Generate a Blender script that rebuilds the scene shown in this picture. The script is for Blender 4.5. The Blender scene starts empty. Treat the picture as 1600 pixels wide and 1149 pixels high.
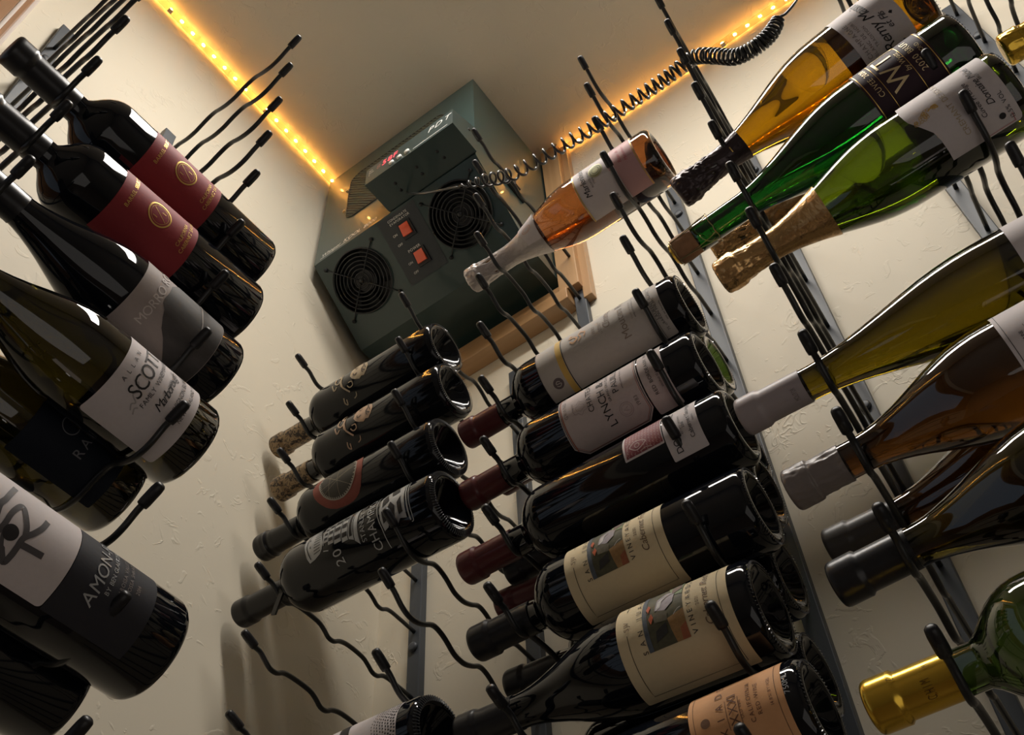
import bpy, bmesh, math, random
from mathutils import Vector, Matrix, noise
random.seed(7)
C = bpy.context.scene.collection
SC = bpy.context.scene
H = 0.80                                   # camera height above the floor
R_ = math.radians
# ------------------------------------------------------------------ camera, world, lights, exposure
cd = bpy.data.cameras.new('camera'); cam = bpy.data.objects.new('camera', cd); C.objects.link(cam)
cd.sensor_fit = 'HORIZONTAL'; cd.sensor_width = 36; cd.lens = 36 * 1686.98 / 1600; cd.clip_start = 0.01
rx = Vector((0.59032509, -0.80610198, -0.04142335)); ry = Vector((-0.6234468, -0.487956, 0.61091164)); rz = Vector((-0.51266985, -0.33481121, -0.79061437))
cam.matrix_world = Matrix(((rx.x, ry.x, rz.x, 0), (rx.y, ry.y, rz.y, 0), (rx.z, ry.z, rz.z, H), (0, 0, 0, 1)))
SC.camera = cam
vs = SC.view_settings; vs.view_transform = 'Standard'; vs.look = 'None'; vs.gamma = 1; vs.use_curve_mapping = False; vs.exposure = 0.12
w = bpy.data.worlds.new('world'); SC.world = w; w.use_nodes = True
w.node_tree.nodes['Background'].inputs[0].default_value = (0.02, 0.025, 0.035, 1); w.node_tree.nodes['Background'].inputs[1].default_value = 1.0
def area(name, loc, rot, sx, sy, power, col):
    l = bpy.data.lights.new(name, 'AREA'); l.shape = 'RECTANGLE'; l.size = sx; l.size_y = sy; l.energy = power; l.color = col
    o = bpy.data.objects.new(name, l); C.objects.link(o); o.location = (loc[0], loc[1], loc[2] + H); o.rotation_euler = rot; return o
area('ceiling_tube_light', (0.30, 0.02, 1.95), (0, 0, 0), 0.12, 0.95, 15.5, (1.0, 0.94, 0.86))
area('added_fill_from_behind', (-0.35, -0.75, -0.55), (R_(180 - 28), R_(14), 0), 1.6, 1.6, 3.6, (1.0, 0.93, 0.86))  # added soft fill behind the camera to lift label fronts; no real lamp
A, B, CE = 0.90, 0.843, 1.973             # wall_right plane, wall_left plane, ceiling height (camera-relative)

# ------------------------------------------------------------------ materials
MATS = {}
def mat(name, col=(.5, .5, .5), rough=.5, metal=0, trans=0, ior=1.45, emit=None, es=0, coat=0, grain=None, bump=None, spec=None):
    if name in MATS: return MATS[name]
    m = bpy.data.materials.new(name); m.use_nodes = True; nt = m.node_tree; b = nt.nodes['Principled BSDF']
    b.inputs['Base Color'].default_value = (*col, 1); b.inputs['Roughness'].default_value = rough; b.inputs['Metallic'].default_value = metal
    b.inputs['Transmission Weight'].default_value = trans; b.inputs['IOR'].default_value = ior; b.inputs['Coat Weight'].default_value = coat
    if spec is not None: b.inputs['Specular IOR Level'].default_value = spec
    if emit: b.inputs['Emission Color'].default_value = (*emit, 1); b.inputs['Emission Strength'].default_value = es
    tc = nt.nodes.new('ShaderNodeTexCoord')
    if grain:                                            # (scale, amount, stretch)
        mp = nt.nodes.new('ShaderNodeMapping'); mp.inputs['Scale'].default_value = grain[2] if len(grain) > 2 else (1, 1, 1)
        n = nt.nodes.new('ShaderNodeTexNoise'); n.inputs['Scale'].default_value = grain[0]; n.inputs['Detail'].default_value = 4
        nt.links.new(tc.outputs['Object'], mp.inputs[0]); nt.links.new(mp.outputs[0], n.inputs['Vector'])
        mx = nt.nodes.new('ShaderNodeMix'); mx.data_type = 'RGBA'; mx.inputs[6].default_value = (*[c * (1 - grain[1]) for c in col], 1); mx.inputs[7].default_value = (*[min(1, c * (1 + grain[1])) for c in col], 1)
        nt.links.new(n.outputs['Fac'], mx.inputs[0]); nt.links.new(mx.outputs[2], b.inputs['Base Color'])
    if bump:
        n = nt.nodes.new('ShaderNodeTexNoise'); n.inputs['Scale'].default_value = bump[0]; n.inputs['Detail'].default_value = 3
        nt.links.new(tc.outputs['Object'], n.inputs['Vector'])
        bp = nt.nodes.new('ShaderNodeBump'); bp.inputs['Strength'].default_value = bump[1]; bp.inputs['Distance'].default_value = bump[2]
        nt.links.new(n.outputs['Fac'], bp.inputs['Height']); nt.links.new(bp.outputs[0], b.inputs['Normal'])
    MATS[name] = m; return m
def plaster(name, col, amt=1.0):
    m = bpy.data.materials.new(name); m.use_nodes = True; nt = m.node_tree; b = nt.nodes['Principled BSDF']; N = nt.nodes.new; L = nt.links.new
    b.inputs['Roughness'].default_value = .62; b.inputs['Specular IOR Level'].default_value = .3
    tc = N('ShaderNodeTexCoord')
    def nz(s, d, dist): n = N('ShaderNodeTexNoise'); n.inputs['Scale'].default_value = s; n.inputs['Detail'].default_value = d; n.inputs['Distortion'].default_value = dist; L(tc.outputs['Object'], n.inputs['Vector']); return n.outputs['Fac']
    def ma(op, a, v=None, c=None):
        x = N('ShaderNodeMath'); x.operation = op
        for i, q in enumerate((a, v, c)):
            if q is None: continue
            if isinstance(q, (int, float)): x.inputs[i].default_value = q
            else: L(q, x.inputs[i])
        return x.outputs[0]
    r1 = ma('SUBTRACT', nz(30, 2.5, 1.2), .5); r1 = ma('ABSOLUTE', r1); r1 = ma('MULTIPLY', r1, 26); r1 = ma('SUBTRACT', 1, r1); r1 = ma('MAXIMUM', r1, 0)
    mk = ma('SUBTRACT', nz(13, 2, .6), .60); mk = ma('MULTIPLY', mk, 14); mk = ma('MINIMUM', ma('MAXIMUM', mk, 0), 1)
    step = ma('SUBTRACT', nz(34, 3, 1.0), .62); step = ma('MULTIPLY', step, 22); step = ma('MINIMUM', ma('MAXIMUM', step, 0), 1); step = ma('MULTIPLY', step, .45)
    h = ma('ADD', ma('MULTIPLY', r1, mk), step); h = ma('ADD', h, ma('MULTIPLY', nz(3, 2, 0), 1.2)); h = ma('ADD', h, ma('MULTIPLY', nz(120, 2, 0), .05))
    bp = N('ShaderNodeBump'); bp.inputs['Strength'].default_value = .36 * amt; bp.inputs['Distance'].default_value = .0026; L(h, bp.inputs['Height']); L(bp.outputs[0], b.inputs['Normal'])
    mx = N('ShaderNodeMix'); mx.data_type = 'RGBA'; mx.inputs[6].default_value = (*[c * .95 for c in col], 1); mx.inputs[7].default_value = (*[c * 1.04 for c in col], 1)
    L(nz(5, 3, 0), mx.inputs[0]); L(mx.outputs[2], b.inputs['Base Color']); return m
def wood(name, c1, c2, axis=2):
    m = bpy.data.materials.new(name); m.use_nodes = True; nt = m.node_tree; b = nt.nodes['Principled BSDF']; N = nt.nodes.new; L = nt.links.new
    b.inputs['Roughness'].default_value = .38; b.inputs['Coat Weight'].default_value = .3; b.inputs['Coat Roughness'].default_value = .2
    tc = N('ShaderNodeTexCoord'); mp = N('ShaderNodeMapping'); s = [26, 26, 26]; s[axis] = 1.6; mp.inputs['Scale'].default_value = s
    n = N('ShaderNodeTexNoise'); n.inputs['Scale'].default_value = 1.6; n.inputs['Detail'].default_value = 5; n.inputs['Distortion'].default_value = .5
    L(tc.outputs['Object'], mp.inputs[0]); L(mp.outputs[0], n.inputs['Vector'])
    cr = N('ShaderNodeValToRGB'); cr.color_ramp.elements[0].position = .3; cr.color_ramp.elements[1].position = .72; cr.color_ramp.elements[0].color = (*c1, 1); cr.color_ramp.elements[1].color = (*c2, 1)
    L(n.outputs['Fac'], cr.inputs[0]); L(cr.outputs[0], b.inputs['Base Color']); MATS[name] = m; return m
WALL = plaster('cream_plaster', (.70, .635, .51)); CEIL = plaster('ceiling_plaster', (.66, .60, .50), .8)
OAK = wood('light_oak', (.36, .20, .085), (.52, .31, .15), 1); OAKV = wood('light_oak_upright', (.36, .20, .085), (.52, .31, .15), 2); CAS = wood('casing_wood', (.20, .095, .04), (.36, .19, .09), 2)
STEEL = mat('black_satin_steel', (.012, .013, .014), .36, spec=.6); RUB = mat('black_rubber', (.008, .008, .010), .42)
RAIL = mat('charcoal_rail_paint', (.055, .063, .075), .46, grain=(40, .1))
GLK = mat('black_bottle_glass', (.0035, .0045, .007), .045, ior=1.46); GLS = mat('satin_black_bottle', (.005, .006, .008), .075, ior=1.38)
def tint(name, col): return mat(name, col, .0, trans=1, ior=1.36, coat=1)
AMBER = tint('amber_glass', (.36, .17, .003)); ROSE = tint('rose_glass', (.26, .085, .020)); GREEN = tint('green_glass', (.002, .055, .004)); LIME = tint('lime_glass', (.10, .16, .003))
HOCK = tint('olive_hock_glass', (.10, .070, .002)); BROWN = tint('brown_glass', (.06, .022, .003)); OLV = tint('olive_dark_glass', (.045, .035, .003)); OLVD = tint('near_black_olive_glass', (.014, .011, .001)); GREY = tint('dark_green_glass', (.06, .11, .02))
def paper(name, col, g=.05): return mat(name, col, .62, grain=(260, g), bump=(420, .15, .0004), spec=.25)
INK = mat('black_ink', (.015, .013, .014), .6); GINK = mat('grey_ink', (.20, .17, .16), .6); GOLDP = mat('gold_print', (.70, .46, .13), .32, .75); SILV = mat('silver_print', (.42, .43, .44), .35, .4)

# ------------------------------------------------------------------ mesh helpers
def V(x, y, z): return Vector((x, y, z + H))
def link(name, me, m=None, parent=None, smooth=False):
    o = bpy.data.objects.new(name, me); C.objects.link(o)
    if m and not me.materials: me.materials.append(m)
    if parent: o.parent = parent
    if smooth: me.polygons.foreach_set('use_smooth', [True] * len(me.polygons))
    return o
def frombm(name, bm, m, parent=None, smooth=False):
    me = bpy.data.meshes.new(name); bm.to_mesh(me); bm.free(); return link(name, me, m, parent, smooth)
def pyd(name, v, f, m, parent=None, smooth=False):
    me = bpy.data.meshes.new(name); me.from_pydata(v, [], f); me.update(); return link(name, me, m, parent, smooth)
def sharp(o, ang=35):
    me = o.data; me.polygons.foreach_set('use_smooth', [True] * len(me.polygons))
    bm = bmesh.new(); bm.from_mesh(me)
    for e in bm.edges:
        if len(e.link_faces) == 2 and e.calc_face_angle(0) > R_(ang): e.smooth = False
    bm.to_mesh(me); bm.free(); return o
def tag(o, label, cat, group=None):
    o['label'] = label; o['category'] = cat
    if group: o['group'] = group
    return o
def struct(o): o['kind'] = 'structure'; return o
def empty(name, loc=(0, 0, 0), mtx=None):
    o = bpy.data.objects.new(name, None); C.objects.link(o); o.empty_display_size = .02
    if mtx is not None: o.matrix_world = mtx
    else: o.location = loc
    return o
def box_bm(bm, lo, hi, bev=0):
    vs_ = [bm.verts.new((x, y, z)) for x in (lo[0], hi[0]) for y in (lo[1], hi[1]) for z in (lo[2], hi[2])]
    fs = [bm.faces.new([vs_[i] for i in q]) for q in ((0, 1, 3, 2), (4, 6, 7, 5), (0, 4, 5, 1), (2, 3, 7, 6), (0, 2, 6, 4), (1, 5, 7, 3))]
    if bev:
        es = list({e for f in fs for e in f.edges}); bmesh.ops.bevel(bm, geom=es, offset=bev, segments=2, affect='EDGES', profile=.5)
def box(name, lo, hi, m, parent=None, bev=.001):
    bm = bmesh.new(); box_bm(bm, lo, hi, bev); bmesh.ops.recalc_face_normals(bm, faces=bm.faces); return frombm(name, bm, m, parent)
def tube_data(pts, rad, n=8, cap=True, v=None, f=None):
    pts = [Vector(p) for p in pts]; v = [] if v is None else v; f = [] if f is None else f; base = len(v)
    rr = rad if isinstance(rad, (list, tuple)) else [rad] * len(pts); nrm = None
    for i, p in enumerate(pts):
        t = (pts[min(i + 1, len(pts) - 1)] - pts[max(i - 1, 0)]).normalized()
        if nrm is None: nrm = t.orthogonal().normalized()
        nrm = (nrm - t * nrm.dot(t)); nrm = nrm.normalized() if nrm.length > 1e-6 else t.orthogonal().normalized()
        b = t.cross(nrm)
        for k in range(n): a = 2 * math.pi * k / n; v.append(tuple(p + (nrm * math.cos(a) + b * math.sin(a)) * rr[i]))
    for i in range(len(pts) - 1):
        for k in range(n): a = base + i * n + k; b_ = base + i * n + (k + 1) % n; f.append((a, b_, b_ + n, a + n))
    if cap: f.append(tuple(base + k for k in range(n))[::-1]); e = base + (len(pts) - 1) * n; f.append(tuple(e + k for k in range(n)))
    return v, f
def tube(name, pts, rad, m, parent=None, n=8):
    v, f = tube_data(pts, rad, n); return pyd(name, v, f, m, parent, True)
def smooth_path(P, sub=5):
    P = [Vector(p) for p in P]; out = []
    for i in range(len(P) - 1):
        a = P[max(i - 1, 0)]; b = P[i]; c = P[i + 1]; d = P[min(i + 2, len(P) - 1)]
        for k in range(sub):
            t = k / sub; out.append(.5 * ((2 * b) + (c - a) * t + (2 * a - 5 * b + 4 * c - d) * t * t + (3 * b - a - 3 * c + d) * t ** 3))
    out.append(P[-1]); return out
def lathe(name, prof, m, parent=None, n=48, fn=None, ang=40):
    v = []; f = []; rings = []
    for s, r in prof:
        if r < 1e-6: rings.append([len(v)]); v.append((0, 0, s)); continue
        ring = []
        for k in range(n):
            a = 2 * math.pi * k / n; p = Vector((r * math.cos(a), r * math.sin(a), s))
            if fn: p = fn(p, r, a)
            ring.append(len(v)); v.append(tuple(p))
        rings.append(ring)
    for a, b in zip(rings, rings[1:]):
        for k in range(n):
            k2 = (k + 1) % n
            if len(a) == 1: f.append((a[0], b[k2], b[k]))
            elif len(b) == 1: f.append((a[k], a[k2], b[0]))
            else: f.append((a[k], a[k2], b[k2], b[k]))
    return sharp(pyd(name, v, f, m, parent), ang)
# glyph cache: every character turned into a flat mesh once
GL = {}
def prep_glyphs(chars):
    obs = []
    for ch in sorted(set(chars)):
        if ch == ' ': continue
        cu = bpy.data.curves.new('g', 'FONT'); cu.body = ch; cu.size = 1; cu.resolution_u = 3; o = bpy.data.objects.new('g', cu); C.objects.link(o); obs.append((ch, o))
    dg = bpy.context.evaluated_depsgraph_get(); dg.update()
    for ch, o in obs:
        me = o.evaluated_get(dg).to_mesh(); vv = [(p.co.x, p.co.y) for p in me.vertices]; ff = [tuple(p.vertices) for p in me.polygons]
        x0 = min(p[0] for p in vv); x1 = max(p[0] for p in vv); GL[ch] = ([(x - x0, y) for x, y in vv], ff, x1 - x0); o.evaluated_get(dg).to_mesh_clear()
    for ch, o in obs: cu = o.data; bpy.data.objects.remove(o); bpy.data.curves.remove(cu)
def text_geo(s, h, sp=.12, shear=0, sx=1.0):             # flat verts / faces, caps height h, starting at x = 0
    k = h / .70; v = []; f = []; x = 0
    for ch in s:
        if ch == ' ': x += (.32 + sp) * k * sx; continue
        vv, ff, wd = GL[ch]; b = len(v)
        v += [(x + (p[0] + shear * p[1]) * k * sx, p[1] * k) for p in vv]; f += [tuple(b + i for i in q) for q in ff]; x += (wd + sp) * k * sx
    return v, f, x
def stroke_geo(pts, wd, closed=False, close_w=None):
    P = [Vector(p) for p in pts]; n = len(P); v = []; f = []
    for i, p in enumerate(P):
        if closed: t = P[(i + 1) % n] - P[i - 1]
        else: t = P[min(i + 1, n - 1)] - P[max(i - 1, 0)]
        t.normalize(); q = Vector((-t.y, t.x)); ww = wd[i] if isinstance(wd, (list, tuple)) else wd
        v += [tuple(p + q * ww / 2), tuple(p - q * ww / 2)]
    m = n if closed else n - 1
    for i in range(m): a = 2 * i; b = 2 * ((i + 1) % n); f.append((a, a + 1, b + 1, b))
    return v, f
def sm2(P, sub=5):
    return [(q.x, q.y) for q in smooth_path([(p[0], p[1], 0) for p in P], sub)]

# ------------------------------------------------------------------ bottles
def bord(L, R, rn=.0145, sb=.640, sn=.748):
    q = [(0, 0), (.15, .02), (.3, .08), (.45, .19), (.6, .36), (.72, .55), (.82, .74), (.9, .88), (1, 1)]
    return [(L * (sb + (sn - sb) * t), R - (R - rn) * k) for t, k in q]
def burg(L, R, rn=.0145, sb=.40, sn=.78):
    q = [(0, 0), (.08, .012), (.16, .05), (.25, .115), (.35, .23), (.45, .37), (.55, .52), (.65, .67), (.75, .80), (.85, .91), (.93, .97), (1, 1)]
    return [(L * (sb + (sn - sb) * t), R - (R - rn) * k) for t, k in q]
def hock(L, R, rn=.0145, sb=.36, sn=.80):
    q = [(0, 0), (.1, .03), (.2, .10), (.3, .20), (.42, .36), (.55, .55), (.68, .73), (.8, .87), (.9, .955), (1, 1)]
    return [(L * (sb + (sn - sb) * t), R - (R - rn) * k) for t, k in q]
KINDS = {'bord': bord, 'burg': burg, 'champ': lambda L, R, rn=.0155: burg(L, R, rn, .36, .80), 'hock': hock, 'round': lambda L, R, rn=.0145: bord(L, R, rn, .60, .755)}
class Bottle:
    def __init__(s, name, cap, base, R, kind, label, glass, cap_top=True, group=None, rn=.0145, deep=.022):
        cap = V(*cap); base = V(*base); d = (cap - base); L = d.length; d.normalize()
        u = (Vector((0, 0, 1)) - d * d.z).normalized(); w_ = d.cross(u)
        M = Matrix(((u.x, w_.x, d.x, base.x), (u.y, w_.y, d.y, base.y), (u.z, w_.z, d.z, base.z), (0, 0, 0, 1)))
        s.root = empty(name, mtx=M); tag(s.root, label, 'bottle', group); s.L = L; s.R = R; s.rn = rn
        sh = KINDS[kind](L, R, rn); s.body_end = sh[0][0]
        s.punt = [(deep, 0), (deep * .96, .006), (deep * .8, .013), (deep * .5, R * .52), (.006, R * .66), (.002, R * .73), (0, R * .79), (0, R * .84), (.0012, R * .91), (.0042, R * .97), (.008, R)]
        s.prof = s.punt + [(s.body_end * .5, R)] + sh + [(L - .022, rn), (L - .0215, rn + .0012), (L - .006, rn + .0012), (L - .004, rn), (L - .002, rn - .001), (L - .002, 0)]
        s.glass = lathe('glass', s.prof, glass, s.root, 64, ang=60)
        s.side = [p for p in s.prof if p[0] >= .008][:-2]
    def rad(s, z):
        P = s.side
        for a, b in zip(P, P[1:]):
            if a[0] <= z <= b[0]: t = (z - a[0]) / max(1e-9, b[0] - a[0]); return a[1] + (b[1] - a[1]) * t
        return P[0][1] if z < P[0][0] else P[-1][1]
    def wrap(s, name, v, f, m, parent, off, curved=False, cut=.0028):
        bm = bmesh.new(); vv = [bm.verts.new((p[0], p[1], 0)) for p in v]
        for q in f:
            try: bm.faces.new([vv[i] for i in q])
            except ValueError: pass
        xs = [p[0] for p in v]; ys = [p[1] for p in v]
        def cutx(a, b, nrm, st):
            k = math.floor(a / st) + 1
            while k * st < b:
                bmesh.ops.bisect_plane(bm, geom=bm.verts[:] + bm.edges[:] + bm.faces[:], plane_co=tuple(c * k * st for c in nrm), plane_no=nrm, dist=1e-7); k += 1
        if max(xs) - min(xs) > cut: cutx(min(xs), max(xs), (1, 0, 0), cut)
        if curved: cutx(min(ys), max(ys), (0, 1, 0), .004)
        bmesh.ops.recalc_face_normals(bm, faces=bm.faces)
        for x in bm.verts:
            ph = x.co.x / s.R; y = x.co.y; r = s.rad(y) + off; x.co = Vector((r * math.cos(ph), r * math.sin(ph), y))
        for fc in bm.faces:                                     # face outwards
            c = fc.calc_center_median()
            if fc.normal.dot(Vector((c.x, c.y, 0))) < 0: fc.normal_flip()
        return frombm(name, bm, m, parent, True)
    def P(s, ps): return [(R_(a) * s.R, b) for a, b in ps]     # (phi deg, s) -> flat
    def label(s, phi0, phi1, s0, s1, m, rnd=.002, name='front_label', curved=False, off=.00035, cuts=None):
        x0, x1 = R_(phi0) * s.R, R_(phi1) * s.R; pts = []
        for cx, cy, a0 in ((x1 - rnd, s0 + rnd, -90), (x1 - rnd, s1 - rnd, 0), (x0 + rnd, s1 - rnd, 90), (x0 + rnd, s0 + rnd, 180)):
            k = 1 if cuts else 5
            for i in range(k + 1): a = R_(a0 + 90 * i / k); pts.append((cx + rnd * math.cos(a), cy + rnd * math.sin(a)))
        return s.wrap(name, pts, [tuple(range(len(pts)))], m, s.root, off, curved)
    def poly(s, ps, m, parent, off=.0006, name='print', curved=False):
        p = s.P(ps); return s.wrap(name, p, [tuple(range(len(p)))], m, parent, off, curved)
    def multi(s, polys, m, parent, off=.0006, name='print', curved=False):
        v = []; f = []
        for ps in polys: b = len(v); p = s.P(ps); v += p; f.append(tuple(range(b, b + len(p))))
        return s.wrap(name, v, f, m, parent, off, curved)
    def lines(s, sets, m, parent, off=.0007, name='print', curved=False):   # sets of (points, width, smooth, closed)
        v = []; f = []
        for ps, wd, smo, cl in sets:
            p = s.P(ps)
            if smo: p = sm2(p + ([p[0]] if cl else []), 6)
            a, b = stroke_geo(p[:-1] if (smo and cl) else p, wd, cl); k = len(v); v += a; f += [tuple(k + i for i in q) for q in b]
        return s.wrap(name, v, f, m, parent, off, curved)
    def text(s, rows, m, parent, off=.0008, name='lettering', curved=False):  # rows: (string, s, phi0, height, spacing, shear, xscale)
        for r in rows:
            v = []; f = []
            t, y, ph, h = r[:4]; sp = r[4] if len(r) > 4 else .12; sh = r[5] if len(r) > 5 else 0; sx = r[6] if len(r) > 6 else 1
            a, b, wd = text_geo(t, h, sp, sh, sx); x = R_(ph) * s.R; k = len(v); v += [(x + p[0], y + p[1]) for p in a]; f += [tuple(k + i for i in q) for q in b]
            s.wrap(name, v, f, m, parent, off, curved)
    def back(s, c, s0=.025, s1=.095, hw=52): return s.label(c - hw, c + hw, s0, s1, BACKP, .002, name='back_label')
    def circ(s, ph, y, r, n=28): return [(ph + math.degrees(r / s.R * math.cos(2 * math.pi * i / n)), y + r * math.sin(2 * math.pi * i / n)) for i in range(n)]
    def capsule(s, s0, m, name='capsule', crumple=0, bulge=0, ridges=0, lip=True):
        L = s.L; n = 34 if crumple > .0009 else 26; pr = [(s0, s.rad(s0) - .0002)]
        for i in range(n + 1):
            z = s0 + (L - .004 - s0) * i / n; r = max(s.rad(z), s.rn) + .0007
            if lip and z > L - .0215: r = s.rn + .0026
            if ridges and z > L - .03: r += .0006 * (math.sin((z - L) / .0042 * 2 * math.pi))
            if bulge: t = (z - (L - .035)) / .035; r += bulge * max(0, math.sin(math.pi * min(1, max(0, t * .85 + .1)))) if t > 0 else 0
            pr.append((z, r))
        rt = pr[-1][1]; pr += [(L - .002, rt - .0006), (L - .0008, rt - .0018), (L, rt - .004), (L, 0)]
        def fn(p, r, a):
            if not crumple: return p
            q = Vector((math.cos(a) * 3.0, math.sin(a) * 3.0, p.z * 70)); k = (1 - 2 * abs(noise.noise(q + Vector((s.L * 91, 0, s.R * 700))))) * .9 + .7 * noise.noise(q * 2.9)- .4
            am = crumple * (.22 if p.z < s.L - .055 else (.22 + .78 * min(1, (p.z - s.L + .055) / .008))); rr = r + am * k; return Vector((rr * math.cos(a), rr * math.sin(a), p.z))
        if crumple: pr = [q for a, b in zip(pr, pr[1:]) for q in (a, ((a[0] + b[0]) / 2, (a[1] + b[1]) / 2))] + [pr[-1]]
        return lathe(name, pr, m, s.root, 84 if crumple else 40, fn, 50 if not crumple else 75)
    def knurl(s, n=72, big=False):
        v = []; f = []; r = s.R
        for k in range(n):
            a = 2 * math.pi * k / n; ca, sa = math.cos(a), math.sin(a); hw = .00055 if big else .0004
            ri, ro, zi, zo = (r * .80, r * .955, -.0002, .0026) if big else (r * .885, r * .925, .0002, .0008)
            ax = Vector((ca, sa, 0)); tx = Vector((-sa, ca, 0)); nn = Vector((ca * .4, sa * .4, -1)).normalized() * (.0012 if big else .0008)
            b = len(v)
            for q, z in ((ri, zi), (ro, zo)):
                for sgn in (-1, 1): v.append(tuple(ax * q + tx * hw * sgn + Vector((0, 0, z))))
            for q, z in ((ri, zi), (ro, zo)): v.append(tuple(ax * q + Vector((0, 0, z)) + nn))
            f += [(b, b + 4, b + 5, b + 2), (b + 1, b + 3, b + 5, b + 4), (b, b + 1, b + 4), (b + 2, b + 5, b + 3)]
        o = pyd('base_knurling', v, f, mat('knurl_glass_painted_glint', (.10, .105, .11), .16, spec=.9), s.root); o['kind'] = 'stuff'; return o  # knurls paler than the black glass: caught light put into the colour
    def bubble(s, z0, z1, m):
        r = s.R; v = []; bm = bmesh.new(); bmesh.ops.create_uvsphere(bm, u_segments=24, v_segments=12, radius=1)
        for x in bm.verts: x.co = Vector((r * .80 + x.co.x * r * .13 - .5 * r * .13 * (x.co.y ** 2), x.co.y * r * .50, (z0 + z1) / 2 + x.co.z * (z1 - z0) / 2))
        return frombm('air_bubble', bm, m, s.root, True)
prep_glyphs("ABCDEFGHIJKLMNOPQRSTUVWXYZabcdefghijklmnopqrstuvwxyz0123456789.,%&'-°éÉ/")
# ------------------------------------------------------------------ the room
XL, YB = -1.0, -1.35
def wbox(name, lo, hi, m, bev=0):
    bm = bmesh.new(); box_bm(bm, (lo[0], lo[1], lo[2] + H), (hi[0], hi[1], hi[2] + H), bev); bmesh.ops.recalc_face_normals(bm, faces=bm.faces); return frombm(name, bm, m)
struct(wbox('wall_right', (A, YB - .1, -H), (A + .1, B + .1, CE), WALL))
wl = empty('wall_left', (0, 0, 0)); struct(wl)
for lo, hi in (((0.0, B, -H), (A, B + .1, CE)), ((XL, B, 1.75), (0.0, B + .1, CE)), ((XL, B, -H), (-.86, B + .1, 1.75))):
    o = wbox('plaster_panel', lo, hi, WALL); o.parent = wl
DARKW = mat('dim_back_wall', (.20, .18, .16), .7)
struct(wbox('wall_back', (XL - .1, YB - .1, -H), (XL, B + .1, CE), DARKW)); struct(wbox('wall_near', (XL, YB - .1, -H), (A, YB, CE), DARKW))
struct(wbox('ceiling', (XL - .1, YB - .1, CE), (A + .1, B + .1, CE + .1), CEIL))
struct(wbox('floor', (XL - .1, YB - .1, -H - .1), (A + .1, B + .1, -H), mat('dark_floor', (.14, .10, .075), .4, grain=(8, .3))))
# door with its casing in the left wall
dr = empty('door_1', (0, 0, 0)); struct(dr)
PANE = mat('added_glow_pane', (.1, .1, .1), .1, emit=(.70, .82, 1.0), es=.22)  # out of view; cool glow added to tint reflections in dark glass
def pb(name, lo, hi, m, par, bev=.0015): o = wbox(name, lo, hi, m, bev); o.parent = par; return o
PALE = mat('pale_trim_bead', (.62, .55, .50), .35)
for x0, x1, y, m_ in ((.062, .069, .008, PALE), (.054, .063, .013, CAS), (.049, .055, .017, PALE), (.030, .050, .015, CAS), (.006, .031, .020, CAS), (-.004, .008, .024, CAS)): pb('casing_board', (x0, B - y, -H), (x1, B + .001, 1.82), m_, dr, .002)
pb('jamb', (-.03, B - .002, -H), (-.004, B + .098, 1.75), CAS, dr); pb('jamb', (-.86, B - .002, -H), (-.835, B + .098, 1.75), CAS, dr)
pb('stile', (-.16, B + .03, -H), (-.032, B + .07, 1.74), CAS, dr); pb('stile', (-.833, B + .03, -H), (-.70, B + .07, 1.74), CAS, dr)
pb('rail', (-.70, B + .03, -H), (-.16, B + .07, -.45), CAS, dr); pb('rail', (-.70, B + .03, 1.55), (-.16, B + .07, 1.74), CAS, dr)
pb('pane', (-.70, B + .045, -.45), (-.16, B + .052, 1.55), PANE, dr, 0)
# ------------------------------------------------------------------ rope lights
ROPE = mat('clear_rope_tube', (1, .93, .78), .04, trans=1, ior=1.16); BULB = mat('warm_bulb', (1, .8, .4), .3, emit=(1.0, .47, .10), es=4200)
bulb_me = bpy.data.meshes.new('bulb')
def rope(name, fn, n, label):
    e = empty(name, fn(0)); tag(e, label, 'rope light', None); inv = Matrix.Translation(-Vector(fn(0)))
    P = [Vector(fn(t / 40)) - Vector(fn(0)) for t in range(41)]; tube('clear_tube', P, .0068, ROPE, e, 10)
    for i in range(n):
        t = (i + .5) / n; p = Vector(fn(t)) - Vector(fn(0)); d = (Vector(fn(t + .001)) - Vector(fn(t))).normalized()
        if not bulb_me.vertices:
            v, f = tube_data([(-.0028, 0, 0), (-.0018, 0, 0), (.0018, 0, 0), (.0028, 0, 0)], [.0007, .0015, .0015, .0007], 6); bulb_me.from_pydata(v, [], f); bulb_me.materials.append(BULB)
        o = bpy.data.objects.new('bulb', bulb_me); C.objects.link(o); o.parent = e; o.location = p; o.rotation_euler = (0, 0, math.atan2(d.y, d.x))
        if i % 9 == 4: 
            o2 = box('clip', tuple(p + Vector((-.004, -.004, .0065)) if 0 else p - Vector((.0045, .0045, .0085))), tuple(p + Vector((.0045, .0045, -.0068))), mat('clear_clip', (.8, .7, .5), .3), e, .0005)
rope('rope_light', lambda t: V(-.62 + 1.30 * t, B - .0075 - .0015 * math.sin(t * 23), CE - .0085), 48, 'glowing rope light along the ceiling edge left of the cooling unit')
rope('rope_light', lambda t: V(A - .0075, .43 - 1.25 * t, CE - .0085 - .012 * abs(math.sin(t * 8 + .2)) * (t < .5)), 46, 'glowing rope light along the ceiling edge behind the coiled cord')
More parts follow.
